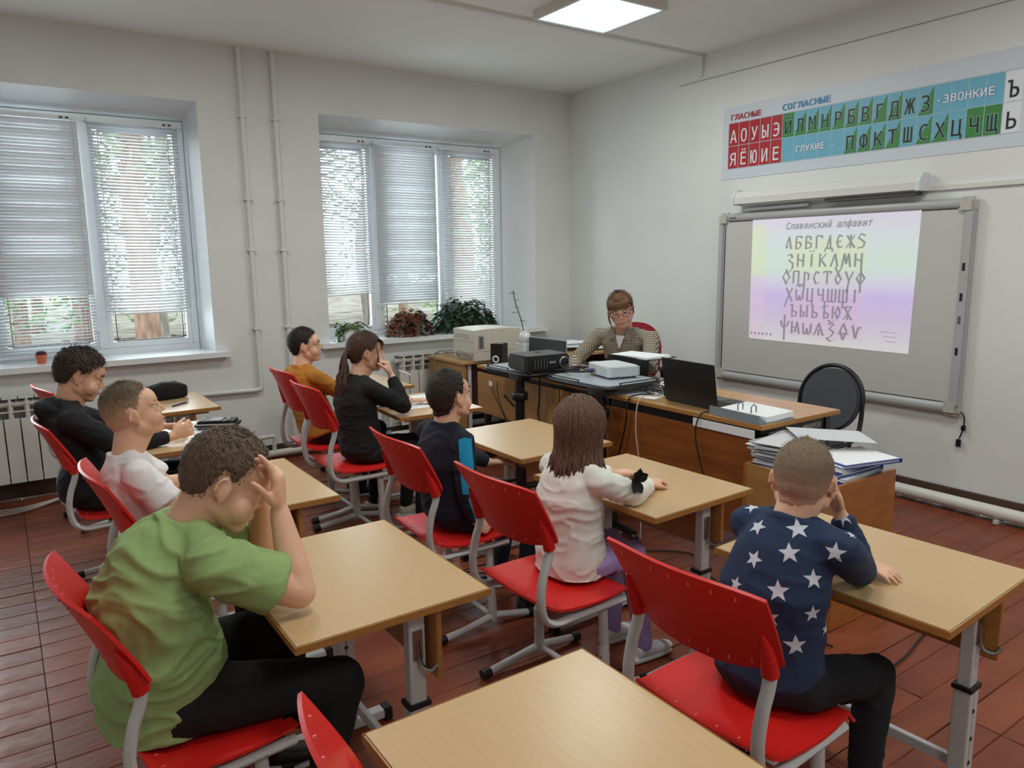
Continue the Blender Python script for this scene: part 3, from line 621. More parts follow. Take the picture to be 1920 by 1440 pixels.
# ================================================================ PUPIL DESKS
def make_desk(label, loc, rz):
    t = thing('school_desk', label, 'desk', loc, rz, group='single school desks with beech tops')
    top = MB().box((-.255, -.32, .631), (.255, .32, .652)).build('desktop', M['beech'], t, bevel=.0035)
    e = MB()
    for a in ((-.2565, -.3215, .632, -.2553, .3215), (.2553, -.3215, .636, .2565, .3215), (-.2553, -.3215, .636, .2553, -.3203), (-.2553, .3203, .636, .2553, .3215)): e.box((a[0], a[1], .6325), (a[3], a[4], .6505))
    e.build('edge_band', M['beech_edge'], t)
    for s in (-1, 1):
        y = s*.25
        f = MB(); f.box((-.2, y-.014, .61), (.2, y+.014, .634)); f.box((.045, y-.016, .3), (.09, y+.016, .61)); f.build('upper_leg', M['grey_metal'], t, bevel=.002)
        f = MB(); f.box((.04, y-.021, .035), (.067, y+.021, .36)); f.box((.068, y-.021, .035), (.095, y+.021, .36)); l = f.build('lower_leg', M['grey_metal'], t, bevel=.002)
        MB().box((.036, y-.025, .36), (.098, y+.025, .372)).build('sleeve', M['black_plastic'], l)
        for z in (.15, .22, .3): MB().cyl((.068, y-.023, z), (.068, y+.023, z), .006, 8).build('bolt', M['black_metal'], l)
        MB().cyl((.068, y-.02, .52), (.068, y+.02, .52), .006, 8).build('bolt', M['steel'], t)
        f = MB().box((-.2, y-.02, .012), (.19, y+.02, .042)).build('foot', M['grey_metal'], t, bevel=.003)
        for x0, x1 in ((-.225, -.195), (.185, .215)): MB().box((x0, y-.023, 0), (x1, y+.023, .046)).build('foot_cap', M['black_plastic'], f, bevel=.004)
    hk = spline([(.068, -.267, .545), (.069, -.27, .5), (.075, -.28, .475), (.09, -.3, .47), (.1, -.31, .485)], 4)
    MB().tube(hk, .006, 6).box((.055, -.27, .49), (.081, -.266, .57)).build('bag_hook', M['steel'], t, smooth='auto')
    MB().box((.105, -.3, .44), (.121, .3, .63)).build('modesty_panel', M['beech_edge'], t, bevel=.002)
    MB().box((.06, -.235, .12), (.08, .235, .15)).build('cross_bar', M['grey_metal'], t, bevel=.002)
    MB().box((-.03, -.235, .585), (.0, .235, .605)).build('under_bar', M['grey_metal'], t, bevel=.002)
    return t
d0 = make_desk('empty beech desk in the near foreground at the bottom edge', (.715, .84, 0), 0)
DESKS = [((.715, 1.848, 0), 0, 'beech desk the boy in green rests his elbows on'),
         ((.695, 2.82, 0), 0, 'beech desk in front of the boy in the white T-shirt'),
         ((.71, 3.87, 0), 0, 'beech desk holding the black and white pencil case'),
         ((.762, 4.84, 0), 0, 'beech desk by the window with the black bag on it'),
         ((1.918, 1.065, 0), rad(3), 'beech desk in front of the boy in the star sweatshirt'),
         ((1.928, 1.975, 0), rad(2), 'beech desk in front of the girl in white'),
         ((2.005, 2.815, 0), 0, 'empty beech desk in front of the boy in navy and turquoise'),
         ((1.985, 3.875, 0), rad(-3), 'beech desk the girl in black leans on, with paper'),
         ((2.01, 4.8, 0), 0, 'beech desk in front of the boy in mustard')]
for l, r_, lab in DESKS: dup(d0, l, r_, lab)
# ================================================================ RED CHAIRS
def shell(name, fn, nu, nv, th, m, parent):
    """curved sheet with thickness; fn(u,v)->point"""
    P = [[V(fn(i/nu, j/nv)) for i in range(nu+1)] for j in range(nv+1)]
    vs = []; fs = []
    def nrm(i, j):
        a = P[j][min(i+1, nu)]-P[j][max(i-1, 0)]; b = P[min(j+1, nv)][i]-P[max(j-1, 0)][i]; return a.cross(b).normalized()
    for j in range(nv+1):
        for i in range(nu+1): vs.append(P[j][i]+nrm(i, j)*th/2)
    for j in range(nv+1):
        for i in range(nu+1): vs.append(P[j][i]-nrm(i, j)*th/2)
    W_ = nu+1; K = W_*(nv+1)
    for j in range(nv):
        for i in range(nu): a = j*W_+i; fs.append([a, a+1, a+1+W_, a+W_]); fs.append([K+a, K+a+W_, K+a+1+W_, K+a+1])
    for i in range(nu): fs.append([i+1, i, K+i, K+i+1]); a = nv*W_+i; fs.append([a, a+1, K+a+1, K+a])
    for j in range(nv): a = j*W_; fs.append([a, a+W_, K+a+W_, K+a]); a = j*W_+nu; fs.append([a+W_, a, K+a, K+a+W_])
    return MB().add(vs, fs).build(name, m, parent, smooth='auto')
def lerp(a, b, t): return a+(b-a)*t
def make_chair(label, loc, rz, hs=1):
    t = thing('school_chair', label, 'chair', loc, rz, group='red school chairs on grey frames')
    hw = .215
    def seat(u, v):   # u across, v back->front
        y = (u-.5)*2*hw*(.93+.07*math.sin(math.pi*min(1, v*1.1))); c = (2*u-1)**2
        x = -.185+.37*v; z = .388+.016*c*(1-.3*v) - .006*math.sin(math.pi*v)
        if v > .86: z -= .04*((v-.86)/.14)**2
        if v < .14: z += .012*((.14-v)/.14)**2
        if v > .9: x -= .02*c*c
        return (x, y, z)
    st = shell('seat', seat, 14, 14, .008, M['red'], t)
    st.scale = (1, 1, 1)
    def back(u, v):   # v bottom->top
        c = (2*u-1)**2; wv = .98+.05*v; y = (u-.5)*2*hw*wv
        bulge = .045*c
        x = -.215-.095*v**1.15+bulge*.9
        zb = .602+.035*c**1.5*(1); ztp = .826-.012*c*c
        return (x, y, lerp(zb, ztp, v))
    bk = shell('backrest', back, 16, 8, .008, M['red'], t)
    # moulded channels over the tubes, and slots
    for s in (-1, 1):
        ch = MB(); ch.tube([(-.19, s*.188, .612), (-.199, s*.189, .645), (-.212, s*.19, .68), (-.232, s*.191, .72)], 0, 10, rr=[.0195, .0185, .015, .004]); ch.build('tube_pocket', M['red'], bk, smooth='auto')
    sl = MB()
    for k in range(7):
        u = .14+.12*k; c = (2*u-1)**2
        for v in (.1, .9):
            p = V(back(u, v)); sl.box((p.x-.0052, p.y-.0016, p.z-.008), (p.x+.0052, p.y+.0016, p.z+.008))
    sl.build('slots', M['slot'], bk, kind='stuff')
    sr = MB()
    for k in range(6):
        p = V(seat(.12+.15*k, .07)); sr.box((p.x-.008, p.y-.0015, p.z-.005), (p.x+.008, p.y+.0015, p.z+.005))
    sr.build('slots', M['slot'], st, kind='stuff')
    for s in (-1, 1):
        y = s*.188
        MB().tube(spline([(-.19, y, .65), (-.188, y, .62), (-.196, y, .58), (-.214, y, .53), (-.225, y, .46), (-.212, y, .39), (-.17, y, .36), (-.1, y, .358), (.13, y, .358)], 5), .0125, 10, flat=(V((0, 1, 0)), 1.3)).build('back_tube', M['grey_metal'], t, smooth='auto')
        MB().tube([(.05, y*.9, .37), (.055, y*.93, .2), (.058, y*.95, .03)], .0165, 12).build('leg', M['grey_metal'], t, smooth='auto')
        MB().tube([(.053, y*.925, .205), (.058, y*.95, .035)], .019, 12).build('leg_sleeve', M['grey_metal'], t, smooth='auto')
        f = MB().tube(spline([(-.17, y*.98, .022), (-.06, y*.98, .034), (.06, y*.96, .05), (.15, y*.98, .036), (.23, y, .022)], 4), .0145, 10).build('foot', M['grey_metal'], t, smooth='auto')
        MB().cyl((-.2, y*.98, .0195), (-.165, y*.98, .0225), .019, 12).build('foot_cap', M['black_plastic'], f, smooth='auto')
        MB().cyl((.225, y, .0225), (.26, y, .0195), .019, 12).build('foot_cap', M['black_plastic'], f, smooth='auto')
        for z in (.12, .17): MB().cyl((.035, y*.95, z), (.078, y*.95, z), .004, 6).build('screw', M['steel'], t)
    MB().cyl((.058, -.175, .05), (.058, .175, .05), .0115, 10).build('stretcher', M['grey_metal'], t, smooth='auto')
    MB().box((-.08, -.18, .362), (-.05, .18, .374)).build('seat_bar', M['grey_metal'], t)
    return t
c0 = make_chair('red chair carrying the boy in the star sweatshirt', (1.448, 1.095, 0), rad(3))
CH = {}
CHAIRS = [('girl', (1.495, 1.92, 0), rad(2), 'red chair carrying the girl in the white blouse'),
          ('cyan', (1.475, 2.58, 0), rad(0), 'red chair carrying the boy in navy and turquoise'),
          ('gb', (1.515, 3.70, 0), rad(0), 'red chair carrying the girl in black with the ponytail'),
          ('or', (1.55, 4.19, 0), rad(0), 'red chair carrying the boy in mustard, nearest the white pipes'),
          ('green', (.335, 1.82, 0), rad(5), 'red chair carrying the boy in the green T-shirt'),
          ('wh', (.475, 2.75, 0), rad(2), 'red chair carrying the boy in the white T-shirt'),
          ('blk', (.38, 3.78, 0), rad(2), 'red chair carrying the boy in the black hoodie'),
          ('far', (.42, 4.86, 0), rad(9), 'empty red chair by the radiator behind the boy in black'),
          ('front', (.60, .87, 0), rad(0), 'empty red chair tucked under the nearest desk, mostly cut off')]
for k, l, r_, lab in CHAIRS:
    CH[k] = dup(c0, l, r_, lab)
CH['gb'].scale = (1, 1, 1.06); CH['or'].scale = (1, 1, 1.08)
# ================================================================ TEACHER'S FURNITURE
def teacher_desk(loc, L, label, panel_mat, topm, zpan=(.42, .69)):
    t = thing('teacher_desk', label, 'desk', loc, 0)   # origin: front left floor corner; extends +x depth .6, -y length
    D = .6
    MB().box((0, -L, .718), (D, 0, .74)).build('desktop', topm, t, bevel=.002)
    MB().box((-.002, -L-.001, .72), (0, .001, .738)).box((0, -L-.002, .72), (D, -L, .738)).build('edge_band', M['beech_edge'], t)
    MB().box((.0, -L, zpan[0]), (.016, -.0, zpan[1])).build('modesty_panel', panel_mat, t, bevel=.002)
    for y in (-.05, -L+.05):
        for x in (.05, D-.05): MB().box((x-.02, y-.02, 0), (x+.02, y+.02, .718)).build('leg', M['black_metal'], t, bevel=.003)
        MB().box((.07, y-.012, .65), (D-.07, y+.012, .715)).build('side_rail', M['black_metal'], t)
        MB().box((.07, y-.012, .06), (D-.07, y+.012, .09)).build('foot_bar', M['black_metal'], t)
    MB().box((.03, -L+.05, .66), (.05, -.05, .71)).build('front_rail', M['black_metal'], t)
    return t
td2 = teacher_desk((2.735, 3.13, 0), 1.09, "teacher's brown desk with the black laptop on it", M['desk_dark'], M['desk_top2'], (.2, .675))
td1 = teacher_desk((2.78, 4.5, 0), 1.3, "teacher's desk with tan front panel behind the black projector stands", M['tan_panel'], M['desk_top2'], (.4, .69))
# stencilled inventory marks on the desk end rail
for txt, x in (('МФННОРЕЗН', .36), ('СТУЛЕЗ', .1)):
    me = text_mesh(txt, .045, xs=.8, bold=.001)
    for v in me.vertices: v.co = V((x+v.co.x, -1.09+.05-.0135, .664+v.co.y))
    link(me, 'stencil_text', mat('chalk_white', hexc(190, 188, 182), .8), td2)
# printer table
t = thing('printer_table', 'brown wooden side table by the window carrying the beige printer', 'table', (2.9, 5.2, 0))
MB().box((0, -.3, .68), (.8, .3, .7)).build('tabletop', M['desk_top2'], t, bevel=.002)
MB().box((.02, -.28, .02), (.04, .28, .68)).build('side_panel', M['tan_panel'], t); MB().box((.76, -.28, .02), (.78, .28, .68)).build('side_panel', M['tan_panel'], t)
MB().box((.04, -.02, .35), (.76, -.002, .68)).build('back_panel', mat('panel_dark_brown', hexc(104, 62, 40), .4), t)  # back panel in a darker brown than the sides
for x in (.06, .72): MB().box((x, -.27, 0), (x+.03, -.24, .68)).build('leg', M['grey_metal'], t)
# back desk with papers near the corner
t = thing('paper_table', 'wooden table with shelves in the room corner, covered in papers', 'table', (3.72, 4.62, 0))
MB().box((0, 0, .7), (.7, .85, .72)).build('tabletop', M['desk_top2'], t, bevel=.002)
MB().box((.02, .02, .0), (.04, .83, .7)).build('side_panel', M['tan_panel'], t); MB().box((.66, .02, 0), (.68, .83, .7)).build('side_panel', M['tan_panel'], t)
MB().box((.04, .03, .54), (.66, .83, .56)).build('shelf', M['desk_top2'], t); MB().box((.04, .81, .0), (.66, .83, .7)).build('back_panel', mat('panel_dark_brown2', hexc(70, 44, 32), .5), t)  # shelf, and a back panel in very dark brown
# pedestal with folders
t = thing('low_cabinet', 'low tan wooden cabinet beside the teacher desk, topped with folders', 'cabinet', (2.60, 2.025, 0))
for nm, lo, hi in (('side_panel', (0, -.016, 0), (.42, 0, .6)), ('side_panel', (0, -.445, 0), (.42, -.429, .6)), ('front_panel', (0, -.429, .0), (.016, -.016, .6)), ('rear_panel', (.404, -.429, 0), (.42, -.016, .5)), ('top_board', (.016, -.429, .56), (.404, -.016, .575))):
    MB().box(lo, hi).build(nm, M['tan_panel'] if nm != 'side_panel' else wood('orange_panel', hexc(176, 112, 56), hexc(160, 98, 46), .35, (3, 3, 10), 3), t, bevel=.0015)
# grey oval chair
t = thing('visitor_chair', 'grey upholstered chair with black oval frame behind the teacher desk', 'chair', (3.76, 2.5, 0), rad(180))
def oval(hw, hh, n=28, p=2.4): return [(math.copysign(abs(math.cos(2*math.pi*k/n))**(2/p), math.cos(2*math.pi*k/n))*hw, math.copysign(abs(math.sin(2*math.pi*k/n))**(2/p), math.sin(2*math.pi*k/n))*hh) for k in range(n)]
gf = mat('grey_fabric', hexc(78, 80, 86), .9, noise_amt=.15, scale=150)
tilt = Matrix.Translation((-.22, 0, .645)) @ Matrix.Rotation(rad(-100), 4, 'Y') @ Matrix.Rotation(rad(90), 4, 'Z')
MB().prism(oval(.185, .185, 32, 2.1), -.02, .02, tilt).build('backrest', gf, t, smooth='auto', bevel=.012)
hz_ = [V((-.218-.034*math.sin(a), .2*math.cos(a), .645+.2*math.sin(a))) for a in [rad(-4+188*i/22) for i in range(23)]]
full = [V((.14, .19, .43)), V((-.1, .195, .43)), V((-.165, .198, .45)), V((-.2, .2, .5)), V((-.212, .201, .57))] + hz_ + [V((-.212, -.201, .57)), V((-.2, -.2, .5)), V((-.165, -.198, .45)), V((-.1, -.195, .43)), V((.14, -.19, .43))]
MB().tube(full, .013, 10).build('frame', M['black_metal'], t, smooth='auto')
for s in (-1, 1): MB().tube([(.14, s*.19, .43), (.18, s*.2, .0)], .012, 8).build('leg', M['black_metal'], t, smooth='auto')
for s in (-1, 1): MB().tube([(-.1, s*.2, .44), (-.2, s*.2, .2), (-.25, s*.2, .0)], .012, 8).build('leg', M['black_metal'], t, smooth='auto')
MB().prism(oval(.2, .2), .43, .485).build('seat', gf, t, smooth='auto', bevel=.015)
# red armchair of the teacher
t = thing('office_chair', 'red backed office chair with black armrest the teacher sits in', 'chair', (3.74, 4.06, 0), rad(197))
rf = mat('crimson_fabric', hexc(150, 24, 42), .85, noise_amt=.12, scale=120)
tilt = Matrix.Translation((-.23, 0, .76)) @ Matrix.Rotation(rad(-98), 4, 'Y') @ Matrix.Rotation(rad(90), 4, 'Z')
MB().prism(oval(.22, .24), -.025, .025, tilt).build('backrest', rf, t, smooth='auto', bevel=.018)
MB().prism(oval(.23, .22), .43, .5).build('seat', rf, t, smooth='auto', bevel=.02)
for s in (-1, 1): MB().tube(spline([(-.16, s*.25, .46), (-.17, s*.27, .62), (-.12, s*.27, .68), (.05, s*.27, .68), (.12, s*.27, .64), (.11, s*.26, .5), (.08, s*.25, .46)], 4), .018, 8).build('armrest', M['black_plastic'], t, smooth='auto')
MB().cyl((0, 0, .08), (0, 0, .43), .025, 12).build('gas_column', M['black_metal'], t)
for k in range(5):
    a = 2*math.pi*k/5; MB().tube([(0, 0, .1), (.27*math.cos(a), .27*math.sin(a), .06)], .017, 8).build('base_arm', M['black_plastic'], t)
    MB().ball((.27*math.cos(a), .27*math.sin(a), .026), .026, 10, 6).build('caster', M['black_plastic'], t)
MB().tube([(-.05, 0, .45), (-.2, 0, .47), (-.26, 0, .62)], .016, 8).build('back_bar', M['black_metal'], t)
# ---- projector stands
def stand(label, loc, wx, wy, colx, coly):
    t = thing('projector_stand', label, 'stand', loc, group='black projector stands')
    zt = .8
    MB().prism([(x*1.0, y*1.0) for x, y in oval(wx/2-.012, wy/2-.012, 28, 7)], zt-.016, zt).build('tabletop', mat('stand_grey', hexc(170, 178, 186), .3), t, smooth='auto')
    ov = [V((x, y, zt-.014)) for x, y in oval(wx/2, wy/2, 32, 7)]
    MB().tube(ov+[ov[0], ov[1]], .015, 8).build('rim', M['black_plastic'], t, smooth='auto')
    for (a, b) in (((-wx/2, -.05), (-wx/2, wy/2-.06)), ((-wx/2+.1, -wy/2), (wx/2-.05, -wy/2)), ((-.05, wy/2), (wx/2-.05, wy/2))):
        p, q = V((*a, zt-.01)), V((*b, zt-.01)); up = V((0, 0, .022))
        MB().tube(spline([p, p+up*.8+(q-p)*.02, p+up+(q-p)*.06, q+up+(p-q)*.06, q+up*.8+(p-q)*.02, q], 3), .0035, 6).build('guard_rail', M['black_metal'], t, smooth='auto')
    MB().cyl((colx, coly, .32), (colx, coly, zt-.02), .03, 14).build('column', M['black_metal'], t, smooth='auto')
    MB().cyl((colx, coly, .05), (colx, coly, .46), .036, 14).build('lower_column', M['black_metal'], t, smooth='auto')
    MB().lathe([(.045, .62), (.052, .63), (.052, .66), (.045, .67)], 14, (colx, coly, 0)).build('collar', M['black_plastic'], t, smooth='auto')
    MB().tube([(colx-.03, coly+.02, .58), (colx-.05, coly+.1, .64)], .007, 8).build('height_lever', M['black_plastic'], t)
    MB().prism(oval(.05, .06, 16, 6), zt-.05, zt-.016, Matrix.Translation((colx, coly, 0))).build('head_block', M['black_plastic'], t, smooth='auto')
    for x0, y0, x1, y1 in ((colx, coly, colx-.02, coly-.3), (colx, coly, colx-.02, coly+.3), (colx, coly, colx+.4, coly)):
        MB().tube([(x0, y0, .06), (x1, y1, .045)], .02, 8).build('base_leg', M['black_metal'], t)
        MB().ball((x1, y1, .025), .025, 10, 6).build('caster', M['black_plastic'], t)
    return t
stand('black projector stand on the left holding the black projector', (2.80, 3.86, 0), .44, .5, -.19, -.13)
stand('black projector stand on the right holding the white projector', (2.85, 3.235, 0), .44, .56, -.19, -.2)
# ================================================================ THINGS ON THE TABLES
bp_, bm_ = M['black_plastic'], M['black_metal']
# black projector
t = thing('projector', 'black projector with ringed lens on the left projector stand', 'projector', (2.735, 3.70, .8), rad(-3))
body = [( -.15, .12), (.15, .12), (.16, .10), (.16, -.1), (.145, -.12), (-.14, -.12), (-.16, -.1), (-.16, .1)]
MB().prism(body, .012, .1).build('body', bp_, t, smooth='auto', bevel=.01)
MB().prism([(x*.96, y*.94) for x, y in body], .098, .106).build('top_cover', mat('dark_grey_gloss', hexc(58, 58, 60), .25), t, bevel=.004)
rot = Euler((rad(90), 0, 0)).to_matrix()
MB().lathe([(.034, 0), (.036, .006), (.031, .012), (.028, .004), (.004, .003)], 22, (.105, -.12, .055), rot).build('lens_ring', mat('lens_silver', hexc(190, 188, 180), .25, .8), t, smooth='auto')
MB().lathe([(.027, 0), (.0262, .008), (.003, .011)], 20, (.105, -.12, .055), rot).build('lens', mat('lens_glass', (.01, .01, .015), .08), t, smooth='auto')
for k in range(11): MB().box((-.12+k*.011, -.1235, .03), (-.1145+k*.011, -.119, .085)).build('vent_slot', M['grille'] if k % 2 else bp_, t)
for k in range(8): MB().box((-.08, -.122, .022+k*.009), (-.03, -.1195, .026+k*.009)).build('vent_fin', mat('fin', hexc(12, 12, 13), .5) if k == 0 else bpy.data.materials['fin'], t)
me = text_mesh('BenQ', .026, bold=.0008)
for v in me.vertices: v.co = V((.0+v.co.x, -.1215, .055+v.co.y))
link(me, 'name_print', M['board_frame'], t)
for k in range(9): MB().lathe([(.001, 0), (.005, 0), (.005, .0015), (.001, .0015)], 8, (-.0+(k % 3)*.014, .02+(k//3)*.014, .106)).build('button', bp_, t)
for x, y in ((-.13, -.1), (.13, -.1), (0, .1)): MB().cyl((x, y, 0), (x, y, .014), .01, 10).build('foot', bp_, t)
# white projector
t = thing('projector', 'white projector with ribbed side and blue video plug on the right stand', 'projector', (2.935, 3.24, .8), rad(-12))
wp = mat('projector_white', hexc(216, 222, 226), .35)
MB().prism([(-.09, -.13), (.09, -.13), (.1, -.11), (.1, .11), (.09, .13), (-.09, .13), (-.1, .11), (-.1, -.11)], .01, .072).build('body', wp, t, smooth='auto', bevel=.004)
for k in range(6): MB().box((-.085, -.134, .018+k*.009), (.1, -.129, .023+k*.009)).build('rib', wp, t)
for k in range(5): MB().box((-.1025, -.1, .02+k*.009), (-.0985, -.02, .0235+k*.009)).build('vent_slot', M['paper_grey'], t)
MB().box((-.115, .03, .022), (-.098, .07, .042)).build('socket_plate', M['steel'], t)
MB().tube([(-.14, .05, .033), (-.1, .05, .033)], .011, 10).build('blue_plug', mat('vga_blue', hexc(40, 44, 140), .4), t, smooth='auto')
for x, y in ((-.08, -.11), (.08, -.11), (0, .11)): MB().cyl((x, y, 0), (x, y, .012), .008, 10).build('foot', bp_, t)
# video cable heap
t = thing('video_cable', 'black video cable bundle lying between the two projectors', 'cable', (2.8, 3.5, .8))
MB().tube(spline([(-.02, -.26, .04), (-.05, -.12, .025), (-.02, 0, .02), (.06, .06, .02), (.16, .1, .01), (.2, .02, .012), (.1, -.05, .03)], 6), .006, 8).build('wire', bp_, t, smooth='auto')
MB().tube(spline([(-.02, -.25, .032), (.02, -.1, .035), (.0, .02, .015), (-.05, .1, .01)], 6), .004, 8).build('wire', bp_, t, smooth='auto')
# laptop on desk 2
t = thing('laptop', 'open black laptop seen from behind on the teacher desk', 'laptop', (2.84, 2.545, .74), rad(-4))
MB().box((0, -.185, .0), (.25, .185, .016)).build('base', mat('laptop_dark', hexc(44, 44, 48), .4), t, bevel=.004)
km = mat('key_black', hexc(16, 16, 18), .5)
for r_ in range(5):
    for c_ in range(13): MB().box((.035+r_*.022, -.16+c_*.0245, .016), (.053+r_*.022, -.14+c_*.0245, .0182)).build('key', km, t)
MB().box((.17, -.05, .0158), (.235, .05, .0165)).build('touchpad', M['grille'], t)
lid = MB(); Ml = Matrix.Rotation(rad(-9), 4, 'Y')
lid.box((-.007, -.185, .008), (.0, .185, .235), Ml); lid.build('lid', mat('lid_black', hexc(13, 13, 16), .42), t, bevel=.002)
MB().box((.0005, -.17, .02), (.0012, .17, .225), Ml).build('screen', mat('screen_off', (.02, .02, .03), .15), t)
# lever arch binder
t = thing('ring_binder', 'grey lever arch binder lying open on the right end of the teacher desk', 'binder', (2.86, 2.2, .74), rad(-4))
bg_ = mat('binder_grey', hexc(132, 142, 152), .5)
MB().box((-.11, -.15, 0), (.13, .15, .004)).box((-.115, -.15, 0), (-.11, .15, .042)).build('cover', bg_, t, bevel=.001)
MB().prism([(-.11, 0), (-.055, 0), (-.11, .04)], -.15, .15, Matrix(((1, 0, 0, 0), (0, 0, 1, 0), (0, 1, 0, 0), (0, 0, 0, 1)))).build('spine', bg_, t)
MB().box((-.05, -.14, .004), (.13, .14, .03), Matrix.Rotation(rad(-3), 4, 'Y')).build('paper_block', M['paper'], t)
for y in (-.04, .04): MB().tube([(-.04, y, .02), (-.042, y, .055), (-.025, y, .068), (-.008, y, .055), (-.008, y, .02)], .0025, 6).build('ring', bm_, t)
t = thing('paper_sheet', 'white sheet hanging over the front edge of the teacher desk', 'paper', (2.725, 2.27, .675))
MB().box((0, -.2, 0), (.002, .16, .04)).build('sheet', M['paper'], t)
t = thing('paper_sheet', 'white sheet under the coiled wires beside the laptop', 'paper', (2.88, 2.94, .7405), rad(14)); MB().box((-.1, -.14, 0), (.1, .14, .001)).build('sheet', M['paper'], t)
# wires beside laptop
t = thing('wire_coil', 'coiled black wire heap behind the laptop on the teacher desk', 'cable', (2.93, 2.87, .742))
rd = random.Random(5); pts = []
for k in range(60):
    a = k*.75; R = .04+.02*math.sin(k*.37); pts.append((R*math.cos(a)+.01*math.sin(k), R*1.5*math.sin(a), .005+.0007*k+.01*abs(math.sin(k*1.3))))
MB().tube(pts, .003, 6).build('wire', bp_, t, smooth='auto')
MB().box((-.03, -.14, 0), (.03, -.07, .045)).build('power_brick', bp_, t, bevel=.004)
def cable(name, label, pts, r, m, n=6, grp=None):
    p0 = V(pts[0]); t = thing(name, label, 'cable', p0, group=grp)
    MB().tube(spline([V(p)-p0 for p in pts], n), r, 7).build('wire', m, t, smooth='auto'); return t
X2 = 2.722
cable('power_cable', 'black power cord hanging over the desk front left of the white wire', [(2.9, 2.87, .748), (2.79, 2.885, .752), (X2, 2.88, .735), (X2-.01, 2.89, .6), (X2-.012, 2.93, .45), (X2-.01, 2.97, .3), (2.7, 3.0, .006)], .0045, bp_)
cable('usb_cable', 'thin white wire drooping down the desk front beside the black cord', [(2.9, 2.75, .745), (2.8, 2.78, .765), (X2, 2.80, .745), (X2-.01, 2.81, .6), (X2-.012, 2.78, .42), (X2-.012, 2.76, .2), (2.7, 2.75, .006)], .0035, mat('off_white', hexc(206, 198, 182), .5))
cable('laptop_cable', 'dark cord hanging from the laptop down the brown desk front', [(2.86, 2.38, .75), (2.77, 2.37, .748), (X2, 2.385, .735), (X2-.012, 2.4, .64), (X2-.012, 2.36, .5), (X2-.012, 2.3, .36), (X2-.01, 2.28, .2), (2.69, 2.32, .006)], .0035, bp_)
for k, (y, zt_, col) in enumerate(((4.27, .66, bp_), (4.2, .66, bp_), (3.72, .79, bp_), (3.52, .7, bp_), (3.42, .7, bp_))):
    lab = ['thin dark wire with white tag at the left of the tan panel', 'second thin dark wire on the tan panel', 'thick black cable hanging beside the left stand column', 'slanting dark wire between the two stands', 'dark wires hanging beneath the right projector stand'][k]
    x = 2.755; cable('hanging_cable', lab, [(x, y, zt_), (x-.01, y-.01, .6), (x-.01, y-.1+.05*k, .5), (x-.02, y-.22+.06*k, .35), (x-.03, y-.25+.06*k, .006)], .003 if k != 2 else .0055, col)
t = thing('cable_tag', 'small white tag on the wire at the left end of the tan desk', 'tag', (2.745, 4.27, .62)); MB().box((-.003, -.02, 0), (.0, .02, .035)).build('tag', M['paper'], t)
# floor cables
wh = mat('white_cable', hexc(206, 204, 198), .5)
rd = random.Random(9)
for k in range(5):
    y = 3.2+.12*k
    cable('floor_cable', ['white cable in the tangle on the floor by the brown panel, topmost', 'white cable looping in the floor tangle under the empty desk', 'white cable crossing the middle of the floor tangle', 'white cable low in the floor tangle', 'white cable curling at the front of the floor tangle'][k],
          [(2.75, 4.1-.1*k, .006), (2.6, 3.8-.15*k, .02), (2.45+.05*k, 3.5-.1*k, .006+.004*k), (2.35+.07*math.sin(k*2), 3.3-.08*k, .03), (2.4+.04*k, 3.1, .006), (2.65, 3.0-.05*k, .03), (2.72, 2.9, .006)], .004, wh)
cable('floor_cable', 'long black cord snaking on the floor under the girl in white desk', [(1.7, 2.95, .006), (1.95, 2.7, .006), (2.2, 2.75, .006), (2.5, 2.66, .006), (2.75, 2.45, .006), (2.62, 2.2, .006), (2.55, 1.95, .006), (2.45, 1.75, .006), (2.5, 1.5, .006)], .004, bp_)
cable('floor_cable', 'black cord on the floor between the star boy desk and the desk to its left', [(2.35, 2.2, .006), (2.2, 1.95, .006), (2.15, 1.75, .006), (2.2, 1.5, .006), (2.5, 1.3, .006), (2.9, 1.35, .006)], .004, bp_)
t = thing('power_adapter', 'black power adapter on the floor behind the girl in white chair', 'adapter', (2.32, 2.2, 0), rad(30)); MB().box((-.07, -.035, 0), (.07, .035, .04)).build('case', bp_, t, bevel=.006)
MB().tube([(.07, 0, .02), (.12, .01, .006), (.2, .05, .005)], .003, 6).build('lead', bp_, t)
t = thing('computer_case', 'black computer case on the floor under the teacher desk', 'computer', (2.52, 2.98, 0)); MB().box((0, -.12, 0), (.18, .08, .25)).build('case', bp_, t, bevel=.005)
MB().box((-.003, -.1, .03), (0, .06, .22)).build('front_panel', M['grille'], t); t['label'] = 'black computer case standing on the floor by the brown panel'
t.location = (2.5, 3.02, 0)
# cables at the left radiator
for k in range(3): cable('wall_cable', ['upper white cable along the floor under the left radiator', 'middle white cable along the floor under the left radiator', 'lower white cable along the floor under the left radiator'][k], [(-.9, 5.42-.05*k, .006), (-.3, 5.4-.06*k, .006), (0, 5.36-.04*k, .008), (.28, 5.42, .03)], .005, wh)
t = thing('socket_block', 'white socket block on the floor at the end of the radiator', 'socket', (.33, 5.42, 0)); MB().box((-.06, -.03, 0), (.08, .03, .045)).build('case', M['pvc'], t, bevel=.005)
MB().box((.02, -.02, .045), (.06, .02, .07)).build('plug', M['pvc'], t, bevel=.004)
